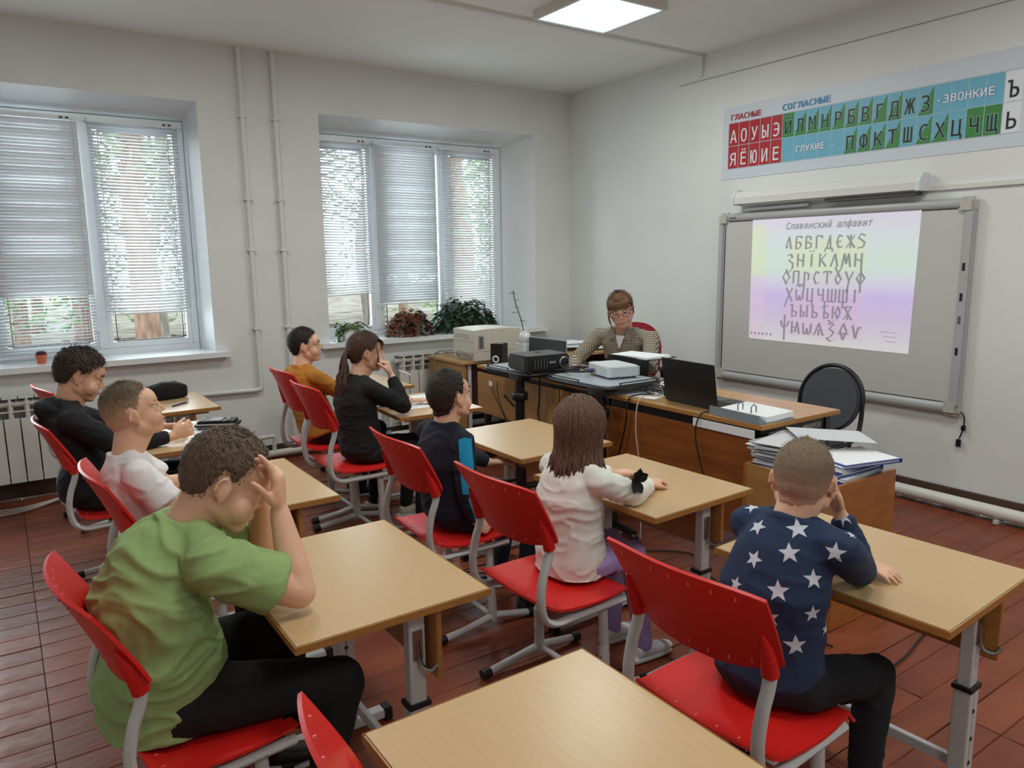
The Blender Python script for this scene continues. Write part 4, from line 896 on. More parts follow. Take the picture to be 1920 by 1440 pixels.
# monitor / laptop screens in the back
t = thing('monitor', 'small grey backed flat screen on the teacher desk behind the black projector', 'monitor', (3.13, 4.13, .764), rad(4))
MB().box((-.012, -.19, .0), (0, .19, .165)).build('shell', mat('monitor_dark', hexc(52, 54, 58), .4), t, bevel=.003)
MB().box((0, -.19, .0), (.012, .19, .17)).build('bezel', M['board_frame'], t, bevel=.003)
MB().box((0, -.19, -.0), (.2, .19, .01)).build('base', M['grille'], t, bevel=.003)
t = thing('document_tray', 'black sloping tray with papers in front of the teacher', 'tray', (3.16, 3.35, .74), rad(3))
MB().box((-.006, -.17, 0), (.0, .17, .14)).box((-.006, -.17, .13), (.25, .17, .136), Matrix.Translation((0, 0, 0))).build('shell', bp_, t, bevel=.002)
MB().box((-.03, .1, .02), (.0, .17, .12)).build('side_leg', bp_, t)
for k in range(4):
    o = MB().box((-.0, -.16, .137+k*.003), (.21, .14, .1385+k*.003), Matrix.Rotation(rad(3*k-4), 4, 'Z')).build('paper', M['paper'], t)
# printer
t = thing('printer', 'old beige laser printer on the wooden table by the window', 'printer', (3.0, 5.06, .7), rad(-3))
cr = M['cream']; cr2 = mat('cream_dark', hexc(176, 170, 154), .5)
MB().prism([(0, 0), (.43, 0), (.43, .238), (.3, .248), (.12, .248), (.0, .24)], -.17, .17, Matrix(((1, 0, 0, .0), (0, 0, 1, .0), (0, 1, 0, 0), (0, 0, 0, 1)))).build('body', cr, t, smooth='auto', bevel=.004)
for k in range(4): MB().box((-.003, -.1, .2-k*.009), (0, .14, .203-k*.009)).build('vent_slot', cr2, t)
MB().box((-.004, -.16, .06), (.0, .12, .065)).box((-.003, -.16, .15), (0, .16, .153)).build('seam', cr2, t)
MB().box((-.008, -.155, .015), (0, .09, .058)).build('front_tray', cr2, t, bevel=.003)
MB().tube([(-.01, -.14, .02), (-.035, -.14, .05), (-.035, .07, .05), (-.01, .07, .02)], .004, 6).build('tray_handle', M['grille'], t)
MB().box((.05, -.174, .1), (.085, -.169, .19)).build('side_handle', M['grille'], t)
MB().box((.04, -.173, .095), (.095, -.1705, .2)).build('handle_recess', cr2, t)
MB().box((.0, -.172, .075), (.43, -.17, .0775)).build('seam', cr2, t)
cable('printer_cable', 'thin dark wire from the printer curving to the floor', [(2.98, 5.2, .76), (2.85, 5.2, .76), (2.76, 5.1, .72), (2.76, 5.05, .5), (2.8, 5.1, .2), (2.78, 5.2, .006)], .004, M['grille'])
# speakers
def speaker(loc, rz, label):
    t = thing('speaker', label, 'speaker', loc, rz)
    MB().box((-.05, -.045, 0), (.05, .045, .15)).build('cabinet', bp_, t, bevel=.004)
    r90 = Euler((0, rad(-90), 0)).to_matrix()
    MB().lathe([(.025, 0), (.027, .003), (.018, .005), (.016, .0)], 18, (-.05, 0, .04), r90).build('cone_ring', M['paper'], t, smooth='auto')
    MB().lathe([(.016, 0), (.014, .004), (.002, .006)], 14, (-.05, 0, .04), r90).build('cone', bp_, t, smooth='auto')
speaker((2.93, 4.44, .74), rad(28), 'small black loudspeaker with white ringed cone in front of the printer')
bpy.data.objects['speaker'].scale = (1, 1, 1)
t = thing('crumpled_plastic', 'crumpled transparent plastic cup holding a cutting beside the printer', 'cup', (3.13, 4.4, .74))
c = MB(); c.ball((0, 0, .0), (.045, .045, .05), 18, 12); 
me = c.mesh('cup'); 
for v in me.vertices: v.co += v.co.normalized()*noise.noise(v.co*45)*.016; v.co.z += .175
link(me, 'cup', mat('crumpled_white', hexc(205, 205, 208), .25), t)
MB().box((-.05, -.05, 0), (.05, .05, .14)).build('box_below', M['paper_grey'], t, bevel=.003)
st = MB(); st.tube(spline([(0, 0, .17), (-.03, 0, .3), (-.07, .01, .42), (-.1, .0, .52)], 4), .0035, 6)
st.build('stem', mat('stem_green', hexc(70, 84, 52), .7), t)
leaf = mat('leaf_dark', hexc(44, 72, 44), .4, noise_amt=.35, scale=20)
def leaf_geo(mb, p, d, up, L, w, droop=.3):
    d = V(d).normalized(); up = V(up); s = d.cross(up).normalized() if d.cross(up).length > .01 else V((1, 0, 0)); n = s.cross(d)
    prof = [0, .75, 1, .8, .0]; vs = []
    for k, a in enumerate(prof):
        f = k/4; c = V(p)+d*L*f - V((0, 0, 1))*droop*L*f*f
        vs += [c+s*w*a*.5+n*w*.14*a, c, c-s*w*a*.5+n*w*.14*a]
    fs = []
    for k in range(4): b = 3*k; fs += [[b, b+1, b+4, b+3], [b+1, b+2, b+5, b+4]]
    mb.add(vs, fs)
lf = MB()
for z, a in ((.3, 0), (.36, 2), (.4, 4), (.45, 1), (.5, 3)): leaf_geo(lf, (-.05-.1*(z-.3), 0, z), (math.cos(a), math.sin(a), .2), (0, 0, 1), .06, .03)
lf.build('leaves', leaf, t)
# papers on back table
t0 = thing('paper_pile', 'loose white papers spread over the corner table', 'papers', (4.05, 5.0, .72))
rd = random.Random(11)
for k in range(12):
    MB().box((-.15, -.105, 0), (.15, .105, .0015), Matrix.Translation((rd.uniform(-.17, .17), rd.uniform(-.25, .25), .001+k*.004)) @ Matrix.Rotation(rd.uniform(-.5, .5), 4, 'Z')).build('sheet', M['paper'] if k % 3 else M['paper_grey'], t0)
t0 = thing('paper_pile', 'loose papers under the small grey screen', 'papers', (3.1, 4.1, .74))
for k in range(6):
    MB().box((-.15, -.105, 0), (.15, .105, .0015), Matrix.Translation((rd.uniform(-.1, .1), rd.uniform(-.0, .08), .003+k*.004)) @ Matrix.Rotation(rd.uniform(-.7, .7), 4, 'Z')).build('sheet', M['paper'] if k % 3 else M['paper_grey'], t0)
t0 = thing('paper_pile', 'papers on the teacher desk between her arm and the laptop', 'papers', (3.12, 3.0, .74)); 
for k in range(4): MB().box((-.1, -.14, 0), (.1, .14, .0012), Matrix.Translation((rd.uniform(-.05, .05), rd.uniform(-.05, .05), k*.003)) @ Matrix.Rotation(rd.uniform(-.5, .5), 4, 'Z')).build('sheet', M['paper'], t0)
t = thing('keyboard', 'beige keyboard by the teacher right hand', 'keyboard', (3.05, 3.72, .74), rad(5))
MB().box((-.07, -.17, 0), (.07, .17, .02)).build('case', M['cream'], t, bevel=.004)
for r_ in range(4): 
    for c_ in range(12): MB().box((-.055+r_*.028, -.155+c_*.026, .02), (-.033+r_*.028, -.135+c_*.026, .026)).build('key', M['paper'], t)
# folders on the cabinet
bl = mat('folder_blue', hexc(34, 78, 170), .3)
def folder(loc, rz, w, l, th, col, label, tilt=0):
    t = thing('folder', label, 'folder', loc, rz, group='folders piled on the low cabinet')
    q = Matrix.Rotation(tilt, 4, 'Y')
    MB().box((-w/2, -l/2, 0), (w/2, l/2, .0018), q).box((-w/2, -l/2, th), (w/2, l/2, th+.0018), q).box((w/2-.002, -l/2, 0), (w/2, l/2, th), q).build('cover', col, t)
    for k in range(4): MB().box((-w/2-.004-.002*k, -l/2+.008, .003+k*(th-.006)/4), (w/2-.006, l/2-.008, .0035+(k+.7)*(th-.006)/4), q).build('page', M['paper'], t)
    return t
z = .582
specs = [(0, 0, bl, 'lowest blue folder of the pile on the low cabinet'), (4, .014, M['paper_grey'], 'white folder above the lowest blue folder'), (-3, .01, bl, 'blue folder in the middle of the pile'), (5, .012, M['paper'], 'white paper folder near the top of the pile')]
for k, (r_, th, c_, lab) in enumerate(specs):
    th = .016; folder((2.80+.006*k, 1.80+.01*k, z), rad(r_), .31, .42, th-.003, c_, lab); z += th
t = folder((2.86, 1.68, z), rad(-14), .3, .22, .014, bl, 'blue folder at the right edge lying with white sheets on top'); 
MB().box((-.14, -.105, .0165), (.14, .105, .018)).build('sheet', M['paper'], t)
t = thing('paper_stack', 'tilted stack of document sleeves on the left of the folder pile', 'papers', (2.78, 1.93, z), rad(8))
for k in range(7): MB().box((-.15, -.1, 0), (.15, .1, .003), Matrix.Translation((rd.uniform(-.01, .01), rd.uniform(-.02, .02), .001+k*.008)) @ Matrix.Rotation(rd.uniform(-.12, .12), 4, 'Z') @ Matrix.Rotation(rd.uniform(-.02, .02), 4, 'Y')).build('sleeve', [M['paper_grey'], M['paper'], mat('sleeve_clear', hexc(176, 182, 188), .2)][k % 3], t)
z2 = z+.062
t = thing('paper_sheet', 'large glossy sleeve sticking out over the top of the folder pile', 'paper', (2.94, 1.84, z2), rad(-40))
MB().box((-.16, -.11, 0), (.16, .11, .002), Matrix.Rotation(rad(3), 4, 'Y')).build('sheet', M['paper_grey'], t)
# ---- things on pupils' desks
t = thing('bag', 'black fabric pencil bag lying on the window side desk', 'bag', (.80, 4.98, .652), rad(12))
mb = MB(); mb.loft([((-.13, 0, .03), .02, .012, (0, 1, 0), (0, 0, 1)), ((-.11, 0, .045), .05, .04, (0, 1, 0), (0, 0, 1)), ((-.02, 0, .055), .06, .052, (0, 1, 0), (0, 0, 1)), ((.07, 0, .052), .055, .05, (0, 1, 0), (0, 0, 1)), ((.12, 0, .045), .045, .042, (0, 1, 0), (0, 0, 1)), ((.13, 0, .04), .02, .02, (0, 1, 0), (0, 0, 1))], 24, 3)
me = mb.mesh('body'); 
for v in me.vertices: v.co += V((0, 0, 1))*noise.noise(v.co*18)*.01; v.co.z = max(v.co.z, .001)
link(me, 'body', mat('black_fabric', hexc(16, 16, 18), .9, bump=.001, scale=60, noise_amt=.2), t)
MB().tube([(-.1, 0, .09), (0, 0, .108), (.1, 0, .092)], .003, 6).build('zip', M['grille'], t)
t = thing('pen', 'blue pen lying in front of the black bag', 'pen', (.83, 4.72, .656), rad(40)); MB().cyl((-.06, 0, .001), (.06, 0, .001), .0045, 8).build('barrel', mat('pen_blue', hexc(42, 40, 110), .4), t, smooth='auto')
MB().cyl((.06, 0, .001), (.075, 0, .001), .003, 8, r2=.0008).build('tip', bm_, t)
t = thing('pencil_case', 'black and grey zipped pencil case on the desk of the boy in black', 'case', (.865, 3.93, .652), rad(-28))
MB().box((-.105, -.06, .0), (.105, .06, .045)).build('body', bp_, t, smooth='auto', bevel=.016)
MB().box((-.1, -.055, .012), (-.0, .062, .016)).tube([(-.1, -.061, .03), (.1, -.061, .03)], .003, 6).build('zip', M['board_frame'], t)
for x in (-.085, .04): MB().tube([(x, -.05, .0455), (x+.02, 0, .047), (x, .05, .0455)], .0035, 6).build('piping', M['board_frame'], t)
MB().box((-.04, -.045, .044), (.03, .045, .0475)).build('clear_window', mat('window_grey', hexc(150, 152, 155), .2), t, bevel=.002)
def sheet(loc, rz, label, c='paper', w=.1, l=.145):
    t = thing('paper_sheet', label, 'paper', loc, rz); MB().box((-w, -l, 0), (w, l, .0012)).build('sheet', M[c], t); return t
sheet((.80, 4.0, .6525), rad(10), 'open white worksheet in front of the boy in black')
sheet((1.99, 3.93, .6525), rad(-6), 'pale blue tinted paper on the desk of the girl in black', w=.16, l=.2)
sheet((1.95, 4.72, .6525), rad(10), 'white paper on the desk of the boy in mustard')
M['eraser'] = mat('eraser', hexc(190, 196, 150), .6)
# ================================================================ PLANTS ON THE SILLS
def pot(t, r, h, m):
    MB().lathe([(r*.72, 0), (r*.95, h*.85), (r*1.06, h*.86), (r*1.06, h), (r*.95, h), (r*.9, h*.9), (.002, h*.88)], 20).build('pot', m, t, smooth='auto')
    MB().lathe([(.002, h*.88), (r*.88, h*.9), (r*.5, h*.93), (.002, h*.95)], 16).build('soil', mat('soil', hexc(52, 38, 30), .95) if 'soil' not in bpy.data.materials else bpy.data.materials['soil'], t)
t = thing('small_cactus', 'tiny purple-brown cactus in an orange pot on the left sill', 'plant', (.2, 5.73, .845)); pot(t, .034, .062, mat('orange_pot', hexc(206, 104, 78), .5))
c = MB(); [c.ball((.014*math.cos(a), .014*math.sin(a), .068), .017, 10, 7) for a in (0, 1.3, 2.6, 3.9, 5.2)]; c.build('cactus', mat('cactus_purple', hexc(70, 40, 48), .8, bump=.002, scale=60), t, smooth=True)
def leafy(t, n, R, H, m, L, w, seed, hang=.0, base=.1):
    rd = random.Random(seed); lf = MB(); st = MB()
    for i in range(n):
        a = rd.uniform(0, 6.283); el = rd.uniform(0, 1); rr = R*math.sqrt(rd.uniform(.05, 1)); h = base+H*(1-(rr/R)**2)*rd.uniform(.35, 1) - hang*max(0, rr/R-.6)*rd.uniform(0, 2.5)
        p = V((rr*math.cos(a), rr*math.sin(a)*.62, max(.012, h)))
        if i % 3 == 0: st.tube([(0, 0, base*.8), p*.5+V((0, 0, h*.35)), p], .0018, 4)
        d = V((math.cos(a)+rd.uniform(-.6, .6), math.sin(a)+rd.uniform(-.6, .6), rd.uniform(-.4, .5)))
        leaf_geo(lf, p, d, (0, 0, 1), L*rd.uniform(.6, 1.2), w*rd.uniform(.7, 1.2), .5)
    st.build('stems', bpy.data.materials['stem_green'], t, kind='stuff'); lf.build('leaves', m, t, kind='stuff')
t = thing('coleus_plant', 'rust-red leafed potted plant in the middle of the right sill', 'plant', (2.87, 5.72, .845)); pot(t, .07, .085, mat('terracotta_dark', hexc(96, 46, 34), .5))
leafy(t, 420, .2, .13, mat('leaf_rust', hexc(128, 64, 42), .6, noise_amt=.5, scale=18, col2=hexc(72, 58, 34)), .05, .035, 1, hang=.16, base=.11)
t = thing('green_houseplant', 'large dark green leafy plant behind the beige printer', 'plant', (3.42, 5.75, .845)); pot(t, .08, .11, mat('brown_pot', hexc(90, 60, 46), .5))
leafy(t, 460, .30, .23, leaf, .08, .042, 2, hang=.12, base=.1)
t = thing('succulent_plant', 'trailing green succulent in a white planter at the left of the right sill', 'plant', (2.33, 5.7, .845))
MB().prism(oval(.075, .05, 20, 4), 0, .1).build('planter', M['pvc'], t, smooth='auto', bevel=.004)
leafy(t, 120, .1, .06, mat('leaf_lime', hexc(96, 124, 56), .5, noise_amt=.4, scale=20), .035, .025, 3, hang=.0, base=.1)
lf = MB(); rd = random.Random(4)
for k in range(90): leaf_geo(lf, (-.1+rd.gauss(0, .02), -.03+rd.gauss(0, .02), max(.01, rd.gauss(.06, .035))), (rd.uniform(-1, 1), rd.uniform(-1, 1), rd.uniform(-.5, .8)), (0, 0, 1), .035, .026)
lf.build('trailing_leaves', bpy.data.materials['leaf_lime'], t, kind='stuff')
MB().tube(spline([(0, 0, .1), (.04, 0, .145), (.1, 0, .14), (.15, 0, .1), (.18, 0, .09)], 5), .005, 6).build('stem', bpy.data.materials['stem_green'], t)
# ================================================================ PEOPLE
def remesh(mb, vox, it, name, fac=.5):
    me = mb.mesh(name + '_tmp'); bm = bmesh.new(); bm.from_mesh(me); bmesh.ops.recalc_face_normals(bm, faces=bm.faces); bm.to_mesh(me); bm.free()
    o = bpy.data.objects.new('tmp', me); COL.objects.link(o)
    m1 = o.modifiers.new('r', 'REMESH'); m1.mode = 'VOXEL'; m1.voxel_size = vox; m1.use_smooth_shade = True
    m2 = o.modifiers.new('s', 'SMOOTH'); m2.factor = fac; m2.iterations = it
    dg = bpy.context.evaluated_depsgraph_get(); out = bpy.data.meshes.new_from_object(o.evaluated_get(dg)); out.name = name
    bpy.data.objects.remove(o); bpy.data.meshes.remove(me)
    out.polygons.foreach_set('use_smooth', [True]*len(out.polygons)); return out
def wrinkle(me, amp, freq, seed, mask=None, ridged=True):
    """push the cloth in and out along its normals in soft ridges; freq = per-axis frequency"""
    me.update(); F = V(freq); off = V((seed*3.1, seed*1.7, seed*.9)); ns = [v.normal.copy() for v in me.vertices]
    for v, n in zip(me.vertices, ns):
        p = v.co; w = V((noise.noise(p*6+off), noise.noise(p*6+off*2), noise.noise(p*6-off)))*.09
        q = V(((p.x+w.x)*F.x, (p.y+w.y)*F.y, (p.z+w.z)*F.z))+off
        a = noise.noise(q); a = (1-2*abs(a))**3 if ridged else a
        b = noise.noise(q*2.1+off)*.35
        v.co = p + n*amp*(a+b-.3)*(mask(p) if mask else 1)
def skinm(name, c, c2=None): return mat(name, c, .5, sss=.15, noise_amt=.1, scale=9, col2=c2, bump=.0003, bscale=90)
SKIN = {'a': skinm('skin_fair', hexc(230, 184, 156), hexc(224, 174, 145)), 'b': skinm('skin_warm', hexc(226, 178, 147), hexc(220, 168, 136)), 't': skinm('skin_adult', hexc(216, 168, 148), hexc(208, 154, 134))}
def hairm(name, c, c2, streak=(30, 30, 4)):
    return mat(name, c, .62, scale=9, stretch=streak, col2=c2, bump=.0012, detail=6, spec=.25)
def cloth(name, c, nz=.12, sc=120, bump=.0004): return mat(name, c, .88, noise_amt=nz, scale=sc, bump=bump)
def frame(fwd, up):
    f = V(fwd).normalized(); u = V(up); l = u.cross(f).normalized(); u = f.cross(l); return Matrix((f, l, u)).transposed()
def tv(Mx, o, s, p): return o + Mx @ (V(p)*s)
def head_prims(mb, H, Mx, s, fat=0, nose=.8):
    T = lambda p: tv(Mx, H, s, p)
    B = lambda c, r: mb.ball(T(c), [x*s for x in r], 22, 16, Mx)
    B((-.012, 0, .03), (.094, .076, .088)); B((-.03, 0, .0), (.07, .066, .06))
    B((.03, 0, -.028), (.06, .0605+fat*.008, .076)); B((.052, 0, .035), (.043, .057, .047))
    B((.06, 0, -.086), (.024, .027+fat*.005, .02)); B((.045, 0, -.06), (.042, .044+fat*.008, .04))
    for q in (-1, 1):
        mb.cone(T((.0, q*.05, -.048)), .024*s, T((.055, q*.018, -.084)), .02*s, 12)
        B((.05, q*(.029+fat*.008), -.038), (.034, .031+fat*.008, .038))
        mb.cone(T((.084, q*.012, .022)), .0085*s, T((.07, q*.045, .02)), .009*s, 8)
        B((.093, q*.0095, -.027), (.008*nose, .0075*nose, .006*nose))
        B((.0795, q*.031, .0125), (.0085, .0155, .0062)); B((.0785, q*.031, -.0075), (.0085, .015, .0055))       # lids
        e = Mx @ Euler((0, rad(-8), q*rad(22))).to_matrix()
        mb.ball(T((-.006, q*.078, -.006)), [x*s for x in (.018, .0055, .029)], 14, 10, e)
        ring = [T((-.006+.0175*math.cos(a), q*(.0835-.004*math.cos(a)), -.005+.029*math.sin(a))) for a in [rad(-70+30*k) for k in range(10)]]
        mb.tube(ring, .0044*s, 6)
        mb.cone(T((-.0, q*.077, -.03)), .0065*s, T((.003, q*.076, -.036)), .0055*s, 8)
    mb.cone(T((.088, 0, .012)), .0078*s, T((.094+.011*nose, 0, -.022)), .0105*s*nose, 10)
    mb.cone(T((.0875, -.013, -.052)), .0058*s, T((.0875, .013, -.052)), .0058*s, 8)
    mb.cone(T((.0865, -.011, -.0615)), .0062*s, T((.0865, .011, -.0615)), .0062*s, 8)
def face_bits(root, R0, H, Mx, s, hair, closed=False, look=(0, 0)):
    T = lambda p: tv(Mx, H, s, p) - R0
    ew = bpy.data.materials.get('eye_white') or mat('eye_white', hexc(226, 222, 216), .2)
    ei = bpy.data.materials.get('eye_iris') or mat('eye_iris', hexc(52, 40, 32), .15)
    lip = bpy.data.materials.get('lip') or mat('lip', hexc(176, 98, 88), .45)
    for q in (-1, 1):
        if not closed:
            e = MB().ball(T((.0715, q*.031, .0025)), [x*s for x in (.0115, .0125, .0085)], 14, 10, Mx).build('eye', ew, root, smooth=True)
            MB().ball(T((.0818, q*.031+look[0], .0025+look[1])), [x*s for x in (.0024, .0055, .0055)], 10, 8, Mx).build('iris', ei, e, smooth=True)
        MB().tube([T((.0855, q*.031-.014, .0055)), T((.0872, q*.031, .008)), T((.082, q*.031+.014, .0055))], .001*s, 5).build('eyelash_line', hair, root, smooth=True)
        MB().tube([T((.0935, q*.016, .0255)), T((.0935, q*.031, .031)), T((.082, q*.049, .027))], .0032*s, 6, flat=(Mx @ V((1, 0, 0)), .5)).build('eyebrow', hair, root, smooth=True)
    MB().tube([T((.0925, -.019, -.0575)), T((.0955, 0, -.0555)), T((.0925, .019, -.0575))], .003*s, 6).build('lips', lip, root, smooth=True)
def hair_shell(root, R0, H, Mx, s, m, thick=.012, front=36, temple=22, side=0, back=-58, rough=.35, seed=1, name='hair', fade=False, side_thick=None, skin=None, tufts=1500, tl=.014, ear=4, neckw=.056, neck=None):
    """cap that follows the skull and nape and dips under the skin along the hairline, plus short tufts"""
    nu, nv, nw = 72, 26, 16; vs = []; msk = []
    sk = MB(); I3 = Matrix.Identity(3)
    for c, r in (((-.012, 0, .03), (.094, .076, .088)), ((-.03, 0, .0), (.07, .066, .06)), ((.055, 0, .035), (.04, .055, .045)), ((.03, 0, -.02), (.05, .062, .07))): sk.ball(c, r, 40, 28)
    nk = Mx.transposed() @ ((V(neck)-H)/s) if neck is not None else V((-.05, 0, -.12))
    sk.cone((-.024, 0, -.03), neckw*.98, nk, neckw, 28)
    bv = BVHTree.FromPolygons([V(v) for v in sk.v], sk.f)
    C = V((-.012, 0, .03)); N_ = []
    for j in range(nv+nw+1):
        el = rad(90 - 90*min(j, nv)/nv); zz = .03 - max(0, j-nv)*.0075
        for i in range(nu):
            az = 2*math.pi*i/nu; a = abs((math.degrees(az)+180) % 360-180)
            keys = [(0, front), (36, front-2), (52, temple), (62, temple-14), (70, side-8), (80, side-12), (85, ear), (97, ear), (103, -20), (112, -42), (130, back+4), (180, back)]
            for (a0, h0), (a1, h1) in zip(keys, keys[1:]):
                if a0 <= a <= a1: hl = h0+(h1-h0)*(a-a0)/(a1-a0); break
            if j <= nv: o = C; d = V((math.cos(el)*math.cos(az), math.cos(el)*math.sin(az), math.sin(el))); e = math.degrees(el)
            else: o = V((-.012-.01*(j-nv)/nw, 0, zz)); d = V((math.cos(az), math.sin(az), 0)); e = -(.03-zz)/.088*57
            hl += noise.noise(d*7+V((seed, e*.02, 0)))*3.5
            k = min(1, max(0, (e-hl)/7+.2)); k = k*k*(3-2*k)
            h, n, _, _ = bv.ray_cast(o+d*.3, -d, .4)
            if h is None: h, n = o+d*.05, d
            th = thick*(.55+.45*max(0, min(1, (e+30)/70)))
            if side_thick: th = side_thick+(thick-side_thick)*max(0, min(1, (e-8)/35))
            n1 = noise.noise(d*14+V((seed*5, e*.05, 0)))*rough*th + noise.noise(d*38+V((seed*3, e*.1, 0)))*rough*.5*th
            vs.append(h+d*((th+n1)*k - .010*(1-k))); msk.append((k, e, a)); N_.append(d)
    rows = nv+nw
    fs = [[j*nu+i, j*nu+(i+1) % nu, (j+1)*nu+(i+1) % nu, (j+1)*nu+i][::-1] for j in range(rows) for i in range(nu)]
    fv = lambda k, e, a: max(0, min(1, (e-fade[0])/(fade[1]-fade[0]))) if fade else 1
    cols = [fv(*q) for q in msk]
    K = len(vs); crown = V((-.06, .0, .11)); rd = random.Random(seed+100); tv_, tf_, tc_ = [], [], []
    good = [i for i in range(K) if msk[i][0] > .5]
    for _ in range(tufts):
        i = rd.choice(good); p = vs[i]; n = N_[i]; away = (p-crown); t = away-n*away.dot(n)
        if t.length < 1e-3: continue
        t = (t.normalized()+V((rd.gauss(0, .25), rd.gauss(0, .25), rd.gauss(0, .25)))).normalized(); L = tl*rd.uniform(.5, 1.2)*(.45+.55*max(0, min(1, (msk[i][1]+20)/60)))
        p = p + V((rd.gauss(0, .004), rd.gauss(0, .004), rd.gauss(0, .004))) - n*.0015; w = t.cross(n).normalized()*.0016
        q1 = p+t*L*.55+n*L*.16; q2 = p+t*L+n*L*.10; b = len(tv_)
        tv_ += [p-w, p+w, q1+w*.7, q1-w*.7, q2]; tf_ += [[b, b+1, b+2, b+3], [b+3, b+2, b+4]]; tc_ += [cols[i]]*5
    def mk(nm, V_, F_, cc):
        me = bpy.data.meshes.new(nm); me.from_pydata([tuple(tv(Mx, H, s, p)-R0) for p in V_], [], F_); me.polygons.foreach_set('use_smooth', [True]*len(F_))
        if fade:
            at = me.color_attributes.new('fade', 'FLOAT_COLOR', 'POINT')
            for i, f in enumerate(cc): at.data[i].color = (f, f, f, 1)
        return me
    if fade:
        nt = m.node_tree
        if 'fadeattr' not in nt.nodes:
            b = nt.nodes['Principled BSDF']; src = b.inputs['Base Color'].links[0].from_socket
            va = nt.nodes.new('ShaderNodeVertexColor'); va.name = 'fadeattr'; va.layer_name = 'fade'
            mx = nt.nodes.new('ShaderNodeMix'); mx.data_type = 'RGBA'; mx.inputs[6].default_value = skin or hexc(196, 150, 122)
            nt.links.new(va.outputs[0], mx.inputs[0]); nt.links.new(src, mx.inputs[7]); nt.links.new(mx.outputs[2], b.inputs['Base Color'])
    h = link(mk(name, vs, fs, cols), name, m, root)
    if tufts: link(mk('hair_tufts', tv_, tf_, tc_), 'hair_tufts', m, h, kind='stuff')
    return h
def hand(mb, W_, d, pn, s, side, curl=(25, 35, 25), spread=8, thumb=(35, 20), fc=None):
    """W_ wrist, d direction of fingers, pn palm normal; side=+1: thumb lies towards  d x pn"""
    d = V(d).normalized(); pn = V(pn); pn = (pn-d*pn.dot(d)).normalized(); lat = d.cross(pn)*side
    P = lambda a, b, c: W_+(d*a+lat*b+pn*c)*s
    mb.loft([(P(-.012, 0, 0), .021*s, .016*s, lat, pn), (P(.012, 0, 0), .027*s, .015*s, lat, pn), (P(.045, .002, 0), .036*s, .0145*s, lat, pn), (P(.075, 0, 0), .037*s, .012*s, lat, pn), (P(.084, 0, 0), .034*s, .009*s, lat, pn)], 14, 2.6)
    mb.cone(P(.02, .024, .006), .013*s, P(.04, .03, .008), .011*s, 8)
    for i, (b, L, r) in enumerate(((.029, .072, .0096), (.0095, .08, .0099), (-.0105, .074, .0095), (-.029, .058, .0087))):
        cu = fc[i] if fc else curl
        ang = 0; p = P(.076, b, 0); sp = rad((1.5-i)*spread*.5); dd = (d*math.cos(sp)+lat*math.sin(sp)); rr = r
        for k, (seg, c_) in enumerate(zip((.46, .30, .24), cu)):
            ang += rad(c_); q = p + (dd*math.cos(ang)+pn*math.sin(ang))*L*seg*s
            mb.cone(p, rr*s, q, rr*.92*s, 9); p = q; rr *= .9
    p = P(.022, .03, .006); t1 = (d*math.cos(rad(thumb[0]))+lat*math.sin(rad(thumb[0]))+pn*.25).normalized()
    q = p+t1*.034*s; mb.cone(p, .0118*s, q, .0102*s, 10); t2 = (t1+(-lat*.3+pn*.3)*math.sin(rad(thumb[1]))*2).normalized(); p2 = q+t2*.027*s
    mb.cone(q, .0102*s, p2, .0088*s, 10); p3 = p2+(t2*.9+pn*.2).normalized()*.02*s; mb.cone(p2, .0088*s, p3, .007*s, 10)
